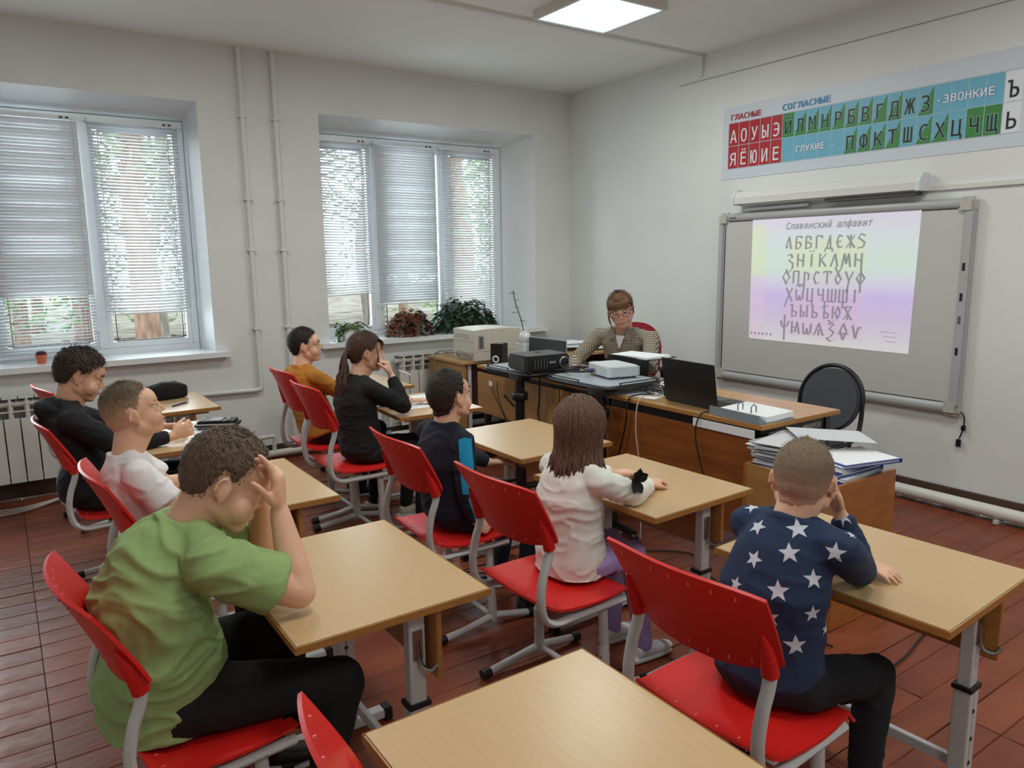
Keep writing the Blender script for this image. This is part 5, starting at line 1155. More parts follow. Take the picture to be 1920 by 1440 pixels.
def make_person(label, base, J, skin, s=.85, bulk=1.0, shirt=None, sleeve='long', pants=None, head_f=(1, 0, 0), head_u=(0, 0, 1), head_s=.88, fat=0, hands=None, shoes=None, torso_extra=1.0, collar=True, shirt_wr=(.004, (7, 7, 20)), hem=.0, seed=1, hood=False, faces=True, hairmat=None, closed=False, arm_r=1.0, shoe_m=None, cuff_r=1.0, seat=None, seatz=.396):
    """J: joints in world coordinates; body is one remeshed surface, clothes are shells over it"""
    root = thing('person', label, 'person', base); R0 = V(base); J = {k: V(v) for k, v in J.items()}
    Mx = frame(head_f, head_u); H = J['head']; bl = bulk
    P, C, N = J['pelvis'], J['chest'], J['neck']; sl, sr = J['lsho'], J['rsho']
    lat = (sl-sr).normalized(); hipl, hipr = J['lhip'], J['rhip']; latp = (hipl-hipr).normalized()
    def torso(mb, g, lo=0, top=True):
        up1 = (C-P).normalized(); up2 = (N-C).normalized()
        d1 = latp.cross(V((0, 0, 1))).normalized(); d2 = lat.cross((up1+up2)/2).normalized()
        dd = lambda L_, u_: L_.cross(u_).normalized()
        sw = (sl-sr).length/2
        R_ = [(P-V((0, 0, .035+lo)), (.155 if g > 0 and hem > .03 else .105)*s*bl+max(0, g), (.12 if g > 0 and hem > .03 else .085)*s*bl+max(0, g), latp, dd(latp, up1)),
              (P+up1*.02, .158*s*bl+g, .122*s*bl+g, latp, dd(latp, up1)),
              (P.lerp(C, .35), .148*s*bl*torso_extra+g, .112*s*bl*torso_extra+g, latp.lerp(lat, .3), dd(latp.lerp(lat, .3), up1)),
              (P.lerp(C, .7), .142*s*bl*torso_extra+g, .105*s*bl+g, latp.lerp(lat, .6), dd(lat, up1)),
              (C, .15*s*bl+g, .105*s*bl+g, lat, dd(lat, up1)),
              (C.lerp(N, .45), max(sw*.86, .13*s)+g, .092*s*bl+g, lat, dd(lat, up2)),
              (C.lerp(N, .78), sw*.68+g, .07*s*bl+g, lat, dd(lat, up2)),
              (N, .055*s*(1+.2*(bl-1))+g, .052*s+g, lat, dd(lat, up2))]
        mb.loft(R_, 26, 2.25)
        for a in (sl, sr):
            mb.cone(N.lerp(a, .35)-V((0, 0, .012*s)), .045*s*bl+g*.7, a.lerp(N, .08)-V((0, 0, .004)), .047*s*bl+g*.7, 12)
    b = MB(); torso(b, -.014)
    head_prims(b, H, Mx, head_s, fat)
    nb = tv(Mx, H, head_s, (-.022, 0, -.045))
    b.cone(nb, .057*head_s*(1+.25*(bl-1)), N-V((0, 0, .01)), .06*s*(1+.3*(bl-1)), 18)
    chin = tv(Mx, H, head_s, (.03, 0, -.07)); b.cone(chin, .03*s, N+lat.cross(V((0, 0, 1)))*.02, .04*s, 10)
    UA, FA, WR = .043*s*arm_r*bl**.5, .036*s*arm_r, .0235*s*(1+.5*(arm_r-1))
    for q in 'lr':
        S, E, Wp = J[q+'sho'], J[q+'elb'], J[q+'wri']
        b.cone(S, UA*1.05, E, FA*1.02, 14); m_ = E.lerp(Wp, .3)
        b.cone(E, FA, m_, FA*1.02, 14); b.cone(m_, FA*1.02, Wp, WR, 14)
        h = (hands or {}).get(q)
        if h: hand(b, Wp+V(h['d']).normalized()*.012, h['d'], h['n'], s*h.get('s', 1), h['side'], **{k: v for k, v in h.items() if k in ('curl', 'spread', 'thumb', 'fc')})
    def sit(me, gap=.011):
        """the body rests on the seat and against the backrest instead of passing through them"""
        if not seat: return
        cx, cy, rz = seat; k = (seatz/.396) if seatz > .4 else 1
        for v in me.vertices:
            dx, dy = v.co.x-cx, v.co.y-cy; lx = dx*math.cos(rz)+dy*math.sin(rz); ly = -dx*math.sin(rz)+dy*math.cos(rz)
            if -.26 < lx < .19 and abs(ly) < .24 and v.co.z < seatz+.012: v.co.z = seatz + max(0, (v.co.z-seatz+.1))*.11
            if abs(ly) < .25 and .49*k < v.co.z < .9*k:
                c_ = (ly/.215)**2; q = max(0, min(1, (v.co.z/k-.602)/.224)); bx = -.215-.095*q**1.15+.0405*min(1, c_)+gap
                w_ = min(1, (v.co.z/k-.49)/.115)*min(1, max(0, (.25-abs(ly))/.03))
                if lx < bx: p_ = (bx-lx)*w_; v.co.x += p_*math.cos(rz); v.co.y += p_*math.sin(rz)
    bm_ = remesh(b, .0042, 8, 'body'); sit(bm_, .018)
    for v in bm_.vertices: v.co -= R0
    link(bm_, 'body', SKIN[skin], root)
    if faces: face_bits(root, R0, H, Mx, head_s, hairmat, closed)
    # shirt
    g = .010; c = MB(); torso(c, g, hem)
    for q in 'lr':
        S, E, Wp = J[q+'sho'], J[q+'elb'], J[q+'wri']
        if sleeve == 'short':
            m_ = S.lerp(E, .72); c.cone(S, UA+.016, S.lerp(E, .3), UA+.02*bl, 16)
            ax = (E-S).normalized(); c.tube([S, S.lerp(E, .4), m_, m_+ax*.004], 0, 18, rr=[UA+.012, UA+.02*bl, UA+.024*bl, UA+.018*bl])
        else:
            k = .93; c.cone(S, UA+.014, S.lerp(E, .5), UA+.011, 16); c.cone(S.lerp(E, .5), UA+.011, E, FA+.013, 16); m_ = E.lerp(Wp, .5)
            c.cone(E, FA+.013, m_, FA*.98+.010, 16); e_ = E.lerp(Wp, k); ax = (Wp-E).normalized()
            c.tube([m_, E.lerp(Wp, .8), e_, e_+ax*.006], 0, 16, rr=[FA*.98+.010, WR+.0125*cuff_r, WR+.010*cuff_r, WR+.006])
    if collar:
        up2 = (N-C).normalized(); f2 = lat.cross(up2).normalized(); rr_ = .06*s*(1+.25*(bl-1))+.006
        ring = [N-up2*.004+(lat*math.cos(a)*rr_*1.06+f2*math.sin(a)*rr_)-up2*(.018*max(0, math.sin(a))) for a in [2*math.pi*k/20 for k in range(22)]]
        c.tube(ring, .0085, 8)
    if hood:
        up2 = (N-C).normalized(); bk = -lat.cross(up2).normalized()
        c.ball(N+bk*.05-up2*.03, (.1*s, .1*s, .055*s), 18, 12, frame(-bk, up2+bk*.6)); c.tube([N+lat*.075*s-bk*.03, N+lat*.08*s+bk*.03, N+bk*.075, N-lat*.08*s+bk*.03, N-lat*.075*s-bk*.03], .03*s, 10)
    sm = remesh(c, .0065, 7, 'shirt'); wrinkle(sm, shirt_wr[0], shirt_wr[1], seed); sit(sm)
    for v in sm.vertices: v.co -= R0
    sh = link(sm, 'shirt', shirt, root)
    # trousers
    t = MB(); up1 = (C-P).normalized(); d1 = latp.cross(V((0, 0, 1))).normalized()
    t.loft([(P-V((0, 0, .045)), .12*s*bl, .10*s*bl, latp, d1), (P-V((0, 0, .01)), .16*s*bl, .125*s*bl, latp, d1), (P+up1*.05, .155*s*bl+.004, .118*s*bl+.004, latp, d1), (P+up1*.09, .14*s*bl, .1*s*bl, latp, d1)], 24)
    TH, KN, AN = .078*s*bl, .058*s*bl**.7, .042*s
    for q in 'lr':
        h_, k_, a_ = J[q+'hip'], J[q+'knee'], J[q+'ank']
        t.cone(h_, TH*1.08, k_, KN, 16); t.cone(k_, KN, k_.lerp(a_, .4), KN*.93, 16); t.cone(k_.lerp(a_, .4), KN*.93, a_, AN, 14)
    tm = remesh(t, .0075, 6, 'trousers'); wrinkle(tm, .0035, (12, 12, 12), seed+4); sit(tm)
    for v in tm.vertices: v.co -= R0; v.co.z = max(v.co.z, .012-R0.z)
    link(tm, 'trousers', pants, root)
    for q in 'lr':
        a_, k_ = J[q+'ank'], J[q+'knee']; f = V(J.get(q+'toe', a_+V((1, 0, 0))))-a_; f.z = 0; f.normalize(); sd = V((0, 0, 1)).cross(f)
        o = V((a_.x, a_.y, .0)); L_ = .2*s
        b2 = MB(); b2.loft([(o-f*.045*s+V((0, 0, .035*s)), .026*s, .03*s, sd, (0, 0, 1)), (o+V((0, 0, .045*s)), .034*s, .042*s, sd, (0, 0, 1)), (o+f*.07*s+V((0, 0, .034*s)), .04*s, .03*s, sd, (0, 0, 1)), (o+f*.13*s+V((0, 0, .027*s)), .042*s, .022*s, sd, (0, 0, 1)), (o+f*.17*s+V((0, 0, .022*s)), .025*s, .014*s, sd, (0, 0, 1))], 16)
        b2.cone(a_.lerp(o, .1)+V((0, 0, .01)), .036*s, o+V((0, 0, .05*s)), .036*s, 12)
        m_ = remesh(b2, .006, 3, 'shoe'); 
        for v in m_.vertices: v.co -= R0; v.co.z = max(v.co.z, .004-R0.z)
        so = link(m_, 'shoe', shoe_m or M['black_plastic'], root)
        sole = MB().prism([((o+f*x*s+sd*y*s).x-R0.x, (o+f*x*s+sd*y*s).y-R0.y) for x, y in ((-.07, -.028), (0, -.036), (.09, -.043), (.15, -.036), (.175, 0), (.15, .036), (.09, .043), (0, .036), (-.07, .028))], -R0.z, .014-R0.z).build('sole', M['pvc'], so, bevel=.003)
    return root, sh, (R0, H, Mx)
def strands(name, roots, m, parent, R0, r=.0035, seg=5):
    mb = MB()
    for pts in roots:
        sp = spline(pts, 3); n = len(sp); mb.tube([p-R0 for p in sp], 0, seg, rr=[r*(.6+.5*math.sin(math.pi*min(1, .15+.8*k/n))) * (1 if k < n-2 else .45) for k in range(n)])
    return mb.build(name, m, parent, smooth=True)
black = cloth('black_cloth', hexc(18, 18, 21)); navy = cloth('navy_cloth', hexc(18, 24, 40)); darkp = cloth('dark_trousers', hexc(22, 24, 32))
# ---- 1 boy in green, face in his hands
hm = hairm('hair_brown', hexc(112, 92, 76), hexc(84, 68, 56))
lh, rh = V((.22, 1.99, .455)), V((.24, 1.80, .455))
J = dict(head=(.415, 1.86, .955), neck=(.325, 1.885, .862), chest=(.225, 1.885, .72), pelvis=(.235, 1.895, .47), lsho=(.315, 2.03, .805), rsho=(.345, 1.72, .805),
         lelb=(.53, 2.01, .70), relb=(.525, 1.685, .705), lwri=(.515, 1.925, .865), rwri=(.515, 1.765, .885), lhip=lh, rhip=rh, lknee=(.60, 2.03, .46), rknee=(.62, 1.70, .43), lank=(.52, 2.05, .09), rank=(.50, 1.66, .09))
green = cloth('green_cotton', hexc(150, 177, 114), .1, 60)
rt, sh, (R0, H, Mx) = make_person('boy in green T-shirt and black trousers hiding his face in his hands', (.235, 1.895, 0), J, 'a', seat=(.335, 1.82, rad(5)), s=.98, bulk=1.14, shirt=green, sleeve='short', pants=black,
    head_f=(.86, -.22, -.46), head_u=(.45, -.02, .9), head_s=1.03, fat=1, arm_r=1.12, torso_extra=1.1, hem=.05,
    hands={'r': dict(d=(.02, .03, 1), n=(-.75, .55, .1), side=1, curl=(14, 20, 15), thumb=(40, 10), fc=((10, 20, 15), (22, 38, 25), (38, 55, 35), (45, 60, 40))),
           'l': dict(d=(-.05, -.12, 1), n=(-.75, -.45, .1), side=-1, curl=(20, 30, 20))}, shirt_wr=(.008, (5, 5, 21)), seed=2, faces=False, hairmat=hm)
hair_shell(rt, R0, H, Mx, 1.03, hm, .013, front=38, temple=24, back=-54, rough=.35, seed=2, neck=J['neck'], tufts=5000, tl=.010)
# ---- 2 boy in white T-shirt looking up
hm2 = hairm('hair_ash', hexc(116, 98, 78), hexc(90, 75, 60))
J = dict(head=(.345, 2.80, .985), neck=(.315, 2.80, .85), chest=(.31, 2.80, .72), pelvis=(.38, 2.80, .46), lsho=(.325, 2.935, .80), rsho=(.325, 2.66, .80),
         lelb=(.45, 2.97, .67), relb=(.42, 2.62, .66), lwri=(.62, 2.93, .675), rwri=(.56, 2.72, .58), lhip=(.40, 2.88, .445), rhip=(.40, 2.72, .445), lknee=(.70, 2.90, .45), rknee=(.70, 2.70, .45), lank=(.66, 2.92, .08), rank=(.64, 2.68, .08))
rt, sh, (R0, H, Mx) = make_person('boy in white T-shirt with shaved sides gazing up at the board', (.36, 2.80, 0), J, 'a', seat=(.475, 2.75, rad(2)), s=.86, bulk=1.0, shirt=cloth('white_cotton', hexc(238, 234, 236), .05, 60), sleeve='short', pants=black,
    head_f=(.93, -.05, .24), head_u=(-.24, 0, .97), head_s=.89, hands={'l': dict(d=(1, -.2, 0), n=(0, 0, -1), side=1), 'r': dict(d=(1, .2, 0), n=(0, 0, -1), side=-1)}, shirt_wr=(.005, (8, 8, 14)), seed=3, hairmat=hm2)
hair_shell(rt, R0, H, Mx, .89, hm2, .012, front=34, temple=22, back=-52, rough=.3, seed=4, side_thick=.002, fade=(-28, 40), skin=hexc(206, 164, 134), neck=J['neck'], tufts=2200, tl=.011)
# ---- 3 boy in black hoodie reading
hm3 = hairm('hair_dark_brown', hexc(78, 64, 55), hexc(52, 43, 38))
J = dict(head=(.275, 3.86, .985), neck=(.22, 3.86, .865), chest=(.19, 3.86, .73), pelvis=(.28, 3.85, .46), lsho=(.205, 4.01, .81), rsho=(.22, 3.70, .81),
         lelb=(.42, 4.06, .70), relb=(.38, 3.66, .685), lwri=(.60, 3.94, .695), rwri=(.60, 3.70, .69), lhip=(.30, 3.94, .45), rhip=(.30, 3.76, .45), lknee=(.66, 3.97, .45), rknee=(.66, 3.74, .45), lank=(.6, 3.98, .08), rank=(.58, 3.72, .08))
rt, sh, (R0, H, Mx) = make_person('dark haired boy in black hoodie looking down at his desk', (.28, 3.85, 0), J, 'b', seat=(.38, 3.78, rad(2)), s=.95, bulk=1.12, shirt=cloth('black_fleece', hexc(20, 20, 25)), pants=black,
    head_f=(.93, -.14, -.33), head_u=(.34, .03, .94), head_s=.97, fat=1, hood=True, hands={'r': dict(d=(.9, .1, .25), n=(-.1, .95, -.1), side=1, curl=(40, 50, 35), thumb=(25, 25)), 'l': dict(d=(1, -.4, 0), n=(0, -.4, -1), side=1, curl=(30, 35, 25))}, seed=5, hairmat=hm3, closed=False)
hair_shell(rt, R0, H, Mx, .97, hm3, .021, front=26, temple=14, back=-54, rough=.6, seed=6, neck=J['neck'], tufts=4000, tl=.024)
# ---- 4 boy in mustard
hm4 = hairm('hair_black', hexc(46, 39, 36), hexc(30, 25, 23))
J = dict(head=(1.49, 4.36, .985), neck=(1.46, 4.35, .875), chest=(1.45, 4.33, .75), pelvis=(1.52, 4.27, .48), lsho=(1.44, 4.47, .815), rsho=(1.49, 4.21, .815),
         lelb=(1.6, 4.52, .69), relb=(1.66, 4.19, .69), lwri=(1.80, 4.48, .675), rwri=(1.83, 4.25, .675), lhip=(1.54, 4.35, .47), rhip=(1.54, 4.2, .47), lknee=(1.86, 4.36, .47), rknee=(1.86, 4.18, .47), lank=(1.8, 4.36, .08), rank=(1.8, 4.16, .08))
rt, sh, (R0, H, Mx) = make_person('dark haired boy in mustard sweatshirt nearest the window wall', (1.52, 4.27, 0), J, 'a', seat=(1.55, 4.19, 0), seatz=.415, s=.86, shirt=cloth('mustard_cotton', hexc(184, 122, 40), .12, 60), pants=black,
    head_f=(.93, -.36, .06), head_u=(-.06, 0, 1), head_s=.9, hands={'l': dict(d=(1, -.3, 0), n=(0, 0, -1), side=1), 'r': dict(d=(1, .3, 0), n=(0, 0, -1), side=-1)}, seed=7, hairmat=hm4)
hair_shell(rt, R0, H, Mx, .9, hm4, .013, front=32, temple=20, back=-56, rough=.25, seed=8, neck=J['neck'])
# ---- 5 girl in black with ponytail
hm5 = hairm('hair_chestnut_dark', hexc(92, 68, 56), hexc(58, 42, 36))
J = dict(head=(1.635, 3.80, .985), neck=(1.585, 3.795, .865), chest=(1.545, 3.78, .74), pelvis=(1.56, 3.74, .465), lsho=(1.57, 3.915, .80), rsho=(1.60, 3.655, .805),
         lelb=(1.74, 3.96, .70), relb=(1.76, 3.62, .705), lwri=(1.92, 3.85, .68), rwri=(1.735, 3.70, .86), lhip=(1.58, 3.82, .455), rhip=(1.58, 3.66, .455), lknee=(1.92, 3.84, .44), rknee=(1.90, 3.66, .43), lank=(1.86, 3.84, .08), rank=(1.86, 3.64, .08))
rt, sh, (R0, H, Mx) = make_person('girl in black with long brown ponytail resting chin on her hand', (1.56, 3.74, 0), J, 'a', seat=(1.515, 3.70, 0), seatz=.415, s=.88, shirt=cloth('black_knit', hexc(15, 15, 18)), pants=black,
    head_f=(.96, -.22, -.02), head_u=(0, 0, 1), head_s=.95, hands={'r': dict(d=(-.18, .25, .9), n=(-.6, .5, 0), side=1, curl=(60, 70, 45), thumb=(30, 30)), 'l': dict(d=(1, -.3, 0), n=(0, 0, -1), side=1)}, seed=9, hairmat=hm5, shoe_m=M['cream'])
hair_shell(rt, R0, H, Mx, .95, hm5, .013, front=26, temple=14, back=-56, rough=.2, seed=10, neck=J['neck'], tl=.02, ear=0)
T5 = lambda p: tv(Mx, H, .95, p); rd = random.Random(21); rts = []
for k in range(150):
    a = rd.uniform(0, 6.28); o = V((0, math.cos(a), math.sin(a)))*rd.uniform(0, .019)
    p0 = T5((-.11, 0, .0))+o; sp = o*2.0
    rts.append([p0, p0+V((-.02, -.005, -.03))+o*.6, p0+V((-.03+rd.uniform(-.012, .012), -.015, -.12))+sp, p0+V((-.05+rd.uniform(-.03, .02), -.03+rd.uniform(-.02, .02), -.2))+sp*1.1, p0+V((-.045+rd.uniform(-.03, .03), -.04+rd.uniform(-.02, .02), -rd.uniform(.26, .37)))+sp*.7])
strands('ponytail', rts, hm5, rt, R0, .0048)
MB().tube([T5((-.105, 0, 0))-R0+V((0, math.cos(a)*.019, math.sin(a)*.019)) for a in [rad(40*k) for k in range(11)]], .009, 8).build('scrunchie', M['black_plastic'], rt, smooth=True)
rts = []
for q in (-1, 1):
    for k in range(16):   # fringe and side lock
        y = q*(.004+.0042*k); rts.append([T5((.07, y, .085)), T5((.087, y*1.02, .062)), T5((.089-.25*abs(y), y*1.03, .028+rd.uniform(-.004, .004)))])
    for k in range(5): rts.append([T5((.045, q*.068, .05)), T5((.054, q*.071, .0)), T5((.052+.0015*k, q*.069, -.035)), T5((.045+.0015*k, q*.067, -.065+rd.uniform(-.015, .01)))])
strands('fringe', rts, hm5, rt, R0, .0026)
cl = MB().tube([J_ := V((1.75, 3.64, .9))-R0, V((1.80, 3.60, .872))-R0], .0035, 6).build('pen', M['pvc'], rt)
# ---- 6 boy in navy and turquoise
J = dict(head=(1.475, 2.60, .935), neck=(1.45, 2.60, .838), chest=(1.43, 2.60, .69), pelvis=(1.47, 2.60, .455), lsho=(1.44, 2.735, .775), rsho=(1.455, 2.475, .775),
         lelb=(1.58, 2.76, .66), relb=(1.435, 2.425, .60), lwri=(1.72, 2.70, .60), rwri=(1.47, 2.405, .465), lhip=(1.49, 2.68, .44), rhip=(1.49, 2.52, .44), lknee=(1.82, 2.70, .43), rknee=(1.79, 2.47, .42), lank=(1.78, 2.72, .08), rank=(1.72, 2.43, .08))
rt, sh, (R0, H, Mx) = make_person('short haired boy in navy top with turquoise sleeve stripe, seen from behind', (1.47, 2.60, 0), J, 'a', seat=(1.475, 2.58, 0), s=.84, shirt=navy, pants=navy,
    head_f=(.9, .12, .15), head_u=(-.16, 0, .98), head_s=.9, hands={'r': dict(d=(.7, .1, -.6), n=(0, .9, -.3), side=1, s=.9), 'l': dict(d=(.9, -.4, 0), n=(0, 0, -1), side=1)}, seed=11, hairmat=hm4)
hair_shell(rt, R0, H, Mx, .9, hairm('hair_black_brown', hexc(62, 53, 47), hexc(40, 34, 31)), .012, front=36, temple=24, back=-62, rough=.25, seed=12, neck=J['neck'], tufts=3000)
turq = cloth('turquoise_cloth', hexc(20, 150, 196), .1)
def patch(shirt_o, R0, pts2d, proj_from, m, name, parent, off=.0022):
    """cloth patch: polygon strip given as world point pairs projected on the shirt"""
    me = shirt_o.data; bvh = BVHTree.FromPolygons([v.co.copy() for v in me.vertices], [list(p.vertices) for p in me.polygons])
    vs = []; n = len(pts2d); K = 7
    for a, b in pts2d:
        for k in range(K):
            p = V(a).lerp(V(b), k/(K-1))-R0; loc, nr, _, _ = bvh.find_nearest(p); vs.append(loc+nr*off)
    fs = [[i*K+k, (i+1)*K+k, (i+1)*K+k+1, i*K+k+1] for i in range(n-1) for k in range(K-1)]
    return MB().add(vs, fs).build(name, m, parent, smooth=True)
S_, E_, W__ = J['rsho'], J['relb'], J['rwri']
strip = []
for k in range(9):
    f = k/8; c = V(S_).lerp(V(E_), f*1.05); strip.append((c+V((-.045+.0*f, -.035, .03*(1-f))), c+V((.02, -.065, .035*(1-f)))))
patch(sh, R0, strip, None, turq, 'sleeve_stripe', rt)
strip = [(V(E_).lerp(V(W__), f)+V((-.02, -.05, -.03)), V(E_).lerp(V(W__), f)+V((.02, -.05, .03))) for f in [k/6 for k in range(7)]]
patch(sh, R0, strip, None, turq, 'cuff_stripe', rt)
tr_ = [c for c in rt.children if c.name.startswith('trousers')][0]
strip = [(V(J['rhip']).lerp(V(J['rknee']), f)+V((0, -.08, -.03)), V(J['rhip']).lerp(V(J['rknee']), f)+V((0, -.08, .03))) for f in [.3+.7*k/8 for k in range(9)]]
patch(tr_, R0, strip, None, turq, 'trouser_stripe', rt)
# ---- 7 girl in white blouse
hm7 = hairm('hair_brown_long', hexc(124, 94, 74), hexc(66, 48, 40), (46, 46, 3))
J = dict(head=(1.625, 1.955, .905), neck=(1.60, 1.955, .79), chest=(1.57, 1.955, .67), pelvis=(1.58, 1.955, .445), lsho=(1.60, 2.085, .745), rsho=(1.60, 1.825, .745),
         lelb=(1.72, 2.11, .68), relb=(1.72, 1.79, .69), lwri=(1.86, 2.05, .675), rwri=(1.86, 1.87, .675), lhip=(1.60, 2.03, .435), rhip=(1.60, 1.88, .435), lknee=(1.84, 2.03, .42), rknee=(1.82, 1.89, .42), lank=(1.86, 2.04, .06), rank=(1.86, 1.87, .06))
lil = cloth('lilac_cloth', hexc(174, 152, 210), .12)
rt, sh, (R0, H, Mx) = make_person('girl in white blouse and lilac trousers with loose brown hair, seen from behind', (1.58, 1.955, 0), J, 'a', seat=(1.495, 1.92, 0), s=.82, shirt=cloth('white_blouse', hexc(234, 234, 227), .05, 60), pants=lil, hem=.04,
    head_f=(.88, .42, -.05), head_u=(0, 0, 1), head_s=.88, hands={'l': dict(d=(1, -.3, 0), n=(0, 0, -1), side=1), 'r': dict(d=(1, .3, 0), n=(0, 0, -1), side=-1)}, shirt_wr=(.0045, (9, 9, 20)), seed=13, hairmat=hm7, shoe_m=M['pvc'], cuff_r=1.6)
hair_shell(rt, R0, H, Mx, .88, hm7, .012, front=30, temple=6, side=-40, back=-60, rough=.12, seed=14, ear=-40, tufts=0, neck=J['neck'])
T7 = lambda p: tv(Mx, H, .88, p); rd = random.Random(31); rts = []
for k in range(330):
    az = rd.uniform(rad(62), rad(298)); top = rd.random()
    el0 = rad(rd.uniform(15, 88)); pts = []
    q0 = None
    for e in (el0, el0*.4, rad(-8)):
        d = V((math.cos(e)*math.cos(az), math.cos(e)*math.sin(az), math.sin(e))); rr = 1/math.sqrt((d.x/.094)**2+(d.y/.076)**2+(d.z/.088)**2)
        pts.append(T7(V((-.012, 0, .03))+d*(rr+.010+.010*rd.random())))
    o = V((math.cos(az)*.08, math.sin(az)*.07, 0)); o = Mx @ o
    zend = rd.uniform(-.175, -.115) - .03*abs(math.cos(az)); sw = V((rd.uniform(-.012, .012), rd.uniform(-.012, .012), 0))
    pts.append(V((H.x, H.y, H.z-.07))+o*1.02+sw*.5+V((-.012, 0, 0)))
    pts.append(V((H.x-.018, H.y, H.z+zend+.03))+o*1.08+sw); pts.append(V((H.x-.018, H.y, H.z+zend))+o*rd.uniform(.95, 1.2)+sw*1.6)
    rts.append(pts)
strands('long_hair', rts, hm7, rt, R0, .0062)
bw = MB(); bc = V((1.70, 1.765, .748))-R0
for a in (20, 75, 140, 215, 300):
    d = V((math.cos(rad(a))*.6, -.45, math.sin(rad(a)))); leaf_geo(bw, bc, d, (0, -1, .2), .052, .036, 0.0)
bw.ball(bc, .009, 8, 6); bw.build('sleeve_bow', cloth('black_ribbon', hexc(22, 22, 24)), rt)
# ---- 8 boy in star sweatshirt
hm8 = hairm('hair_buzz', hexc(140, 120, 98), hexc(108, 92, 74), (60, 60, 60))
J = dict(head=(1.615, 1.075, .928), neck=(1.572, 1.07, .848), chest=(1.515, 1.075, .69), pelvis=(1.52, 1.09, .445), lsho=(1.56, 1.19, .797), rsho=(1.575, .945, .802),
         lelb=(1.70, 1.2, .70), relb=(1.72, .905, .70), lwri=(1.73, 1.03, .84), rwri=(1.80, .99, .68), lhip=(1.54, 1.17, .435), rhip=(1.54, 1.0, .435), lknee=(1.86, 1.2, .43), rknee=(1.77, .94, .42), lank=(1.8, 1.22, .06), rank=(1.70, .92, .06))
J['lwri'] = (1.715, 1.10, .80); J['lelb'] = (1.75, 1.19, .69)
J['rwri'] = (1.715, 1.03, .83)
J['relb'] = (1.74, .985, .695)
J2 = dict(J)
starm = cloth('navy_jersey', hexc(34, 52, 84), .1, 80)
J['lelb'] = (1.75, 1.14, .69); J['lwri'] = (1.80, 1.06, .68)
rt, sh, (R0, H, Mx) = make_person('close-cropped boy in navy sweatshirt with white stars, seen from behind', (1.52, 1.09, 0), J, 'a', seat=(1.448, 1.095, rad(3)), s=.84, bulk=1.02, shirt=starm, pants=darkp,
    head_f=(.86, .42, -.2), head_u=(.18, .08, .98), head_s=.9, hands={'r': dict(d=(-.15, .35, .9), n=(-.8, .35, 0), side=1, curl=(40, 50, 30)), 'l': dict(d=(.25, -.95, .0), n=(0, 0, -1), side=1, curl=(12, 18, 12), spread=10)}, shirt_wr=(.004, (8, 8, 14)), seed=15, hairmat=hm8)
hair_shell(rt, R0, H, Mx, .9, hm8, .0045, front=36, temple=24, back=-62, rough=.3, seed=16, fade=(-75, 5), skin=hexc(206, 164, 136), neck=J['neck'], tufts=3000, tl=.005)
bvh = BVHTree.FromPolygons([v.co+R0 for v in sh.data.vertices], [list(p.vertices) for p in sh.data.polygons])
star_m = mat('star_print', hexc(206, 212, 224), .8)
for k, (px, py, sz, rt_) in enumerate(((1421, 988, 17, 0), (1496, 992, 20, 8), (1414, 1048, 17, -10), (1480, 1037, 19, 10), (1566, 1036, 18, 0), (1459, 1108, 20, 8), (1525, 1086, 18, -6), (1443, 1158, 18, 15), (1523, 1150, 16, 5), (1492, 1210, 19, 5), (1548, 1178, 13, 0), (1411, 952, 15, 20), (1553, 970, 12, 0), (1581, 972, 13, 0), (1549, 1232, 13, 10), (1380, 1095, 14, 0), (1447, 1238, 14, 0), (1596, 1003, 10, 20))):
    hit, nr, _, _ = bvh.ray_cast(CAM, ray(px, py).normalized())
    if hit is None: continue
    rad_ = (hit-CAM).length*sz/1399; u = V((0, 0, 1)); sx = u.cross(nr).normalized(); u = nr.cross(sx)
    out = []
    for q in range(10):
        a = rad(90+36*q+rt_); r_ = rad_ if q % 2 == 0 else rad_*.42; out.append((math.cos(a)*r_, math.sin(a)*r_))
    vs = []; fs = []
    rings = [0, .33, .66, 1]
    for rg in rings[1:]:
        for q in range(10):
            for h in (0, .5):
                x = out[q][0]*(1-h)+out[(q+1) % 10][0]*h; y = out[q][1]*(1-h)+out[(q+1) % 10][1]*h; vs.append((x*rg, y*rg))
    vs.append((0, 0)); pts = []
    ok = True
    for x, y in vs:
        p = hit+sx*x+u*y+nr*.05; h2, n2, _, d2 = bvh.ray_cast(p, -nr, .12)
        if h2 is None: h2, n2, _, _ = bvh.find_nearest(p-nr*.05)
        pts.append(h2+n2*.0012-R0)
    c_ = len(pts)-1
    for i in range(20): fs.append([c_, i, (i+1) % 20])
    for g_ in range(2):
        for i in range(20): fs.append([g_*20+i, (g_+1)*20+i, (g_+1)*20+(i+1) % 20, g_*20+(i+1) % 20])
    MB().add(pts, fs).build('star', star_m, sh, smooth=True)
# ---- 9 teacher
hm9 = hairm('hair_auburn', hexc(126, 90, 68), hexc(92, 64, 48))
J = dict(head=(3.42, 3.70, 1.135), neck=(3.50, 3.755, 1.00), chest=(3.535, 3.775, .87), pelvis=(3.58, 3.80, .56), lsho=(3.585, 3.58, .945), rsho=(3.435, 3.935, .945),
         lelb=(3.44, 3.44, .78), relb=(3.25, 3.98, .78), lwri=(3.24, 3.52, .765), rwri=(3.10, 3.80, .765), lhip=(3.56, 3.7, .54), rhip=(3.5, 3.88, .54), lknee=(3.2, 3.6, .52), rknee=(3.12, 3.82, .52), lank=(3.2, 3.6, .08), rank=(3.12, 3.82, .08), ltoe=(3.0, 3.6, .08), rtoe=(2.9, 3.8, .08))
pm = bpy.data.materials.new('checked_blouse'); pm.use_nodes = True; nt = pm.node_tree; b = nt.nodes['Principled BSDF']; b.inputs['Roughness'].default_value = .85
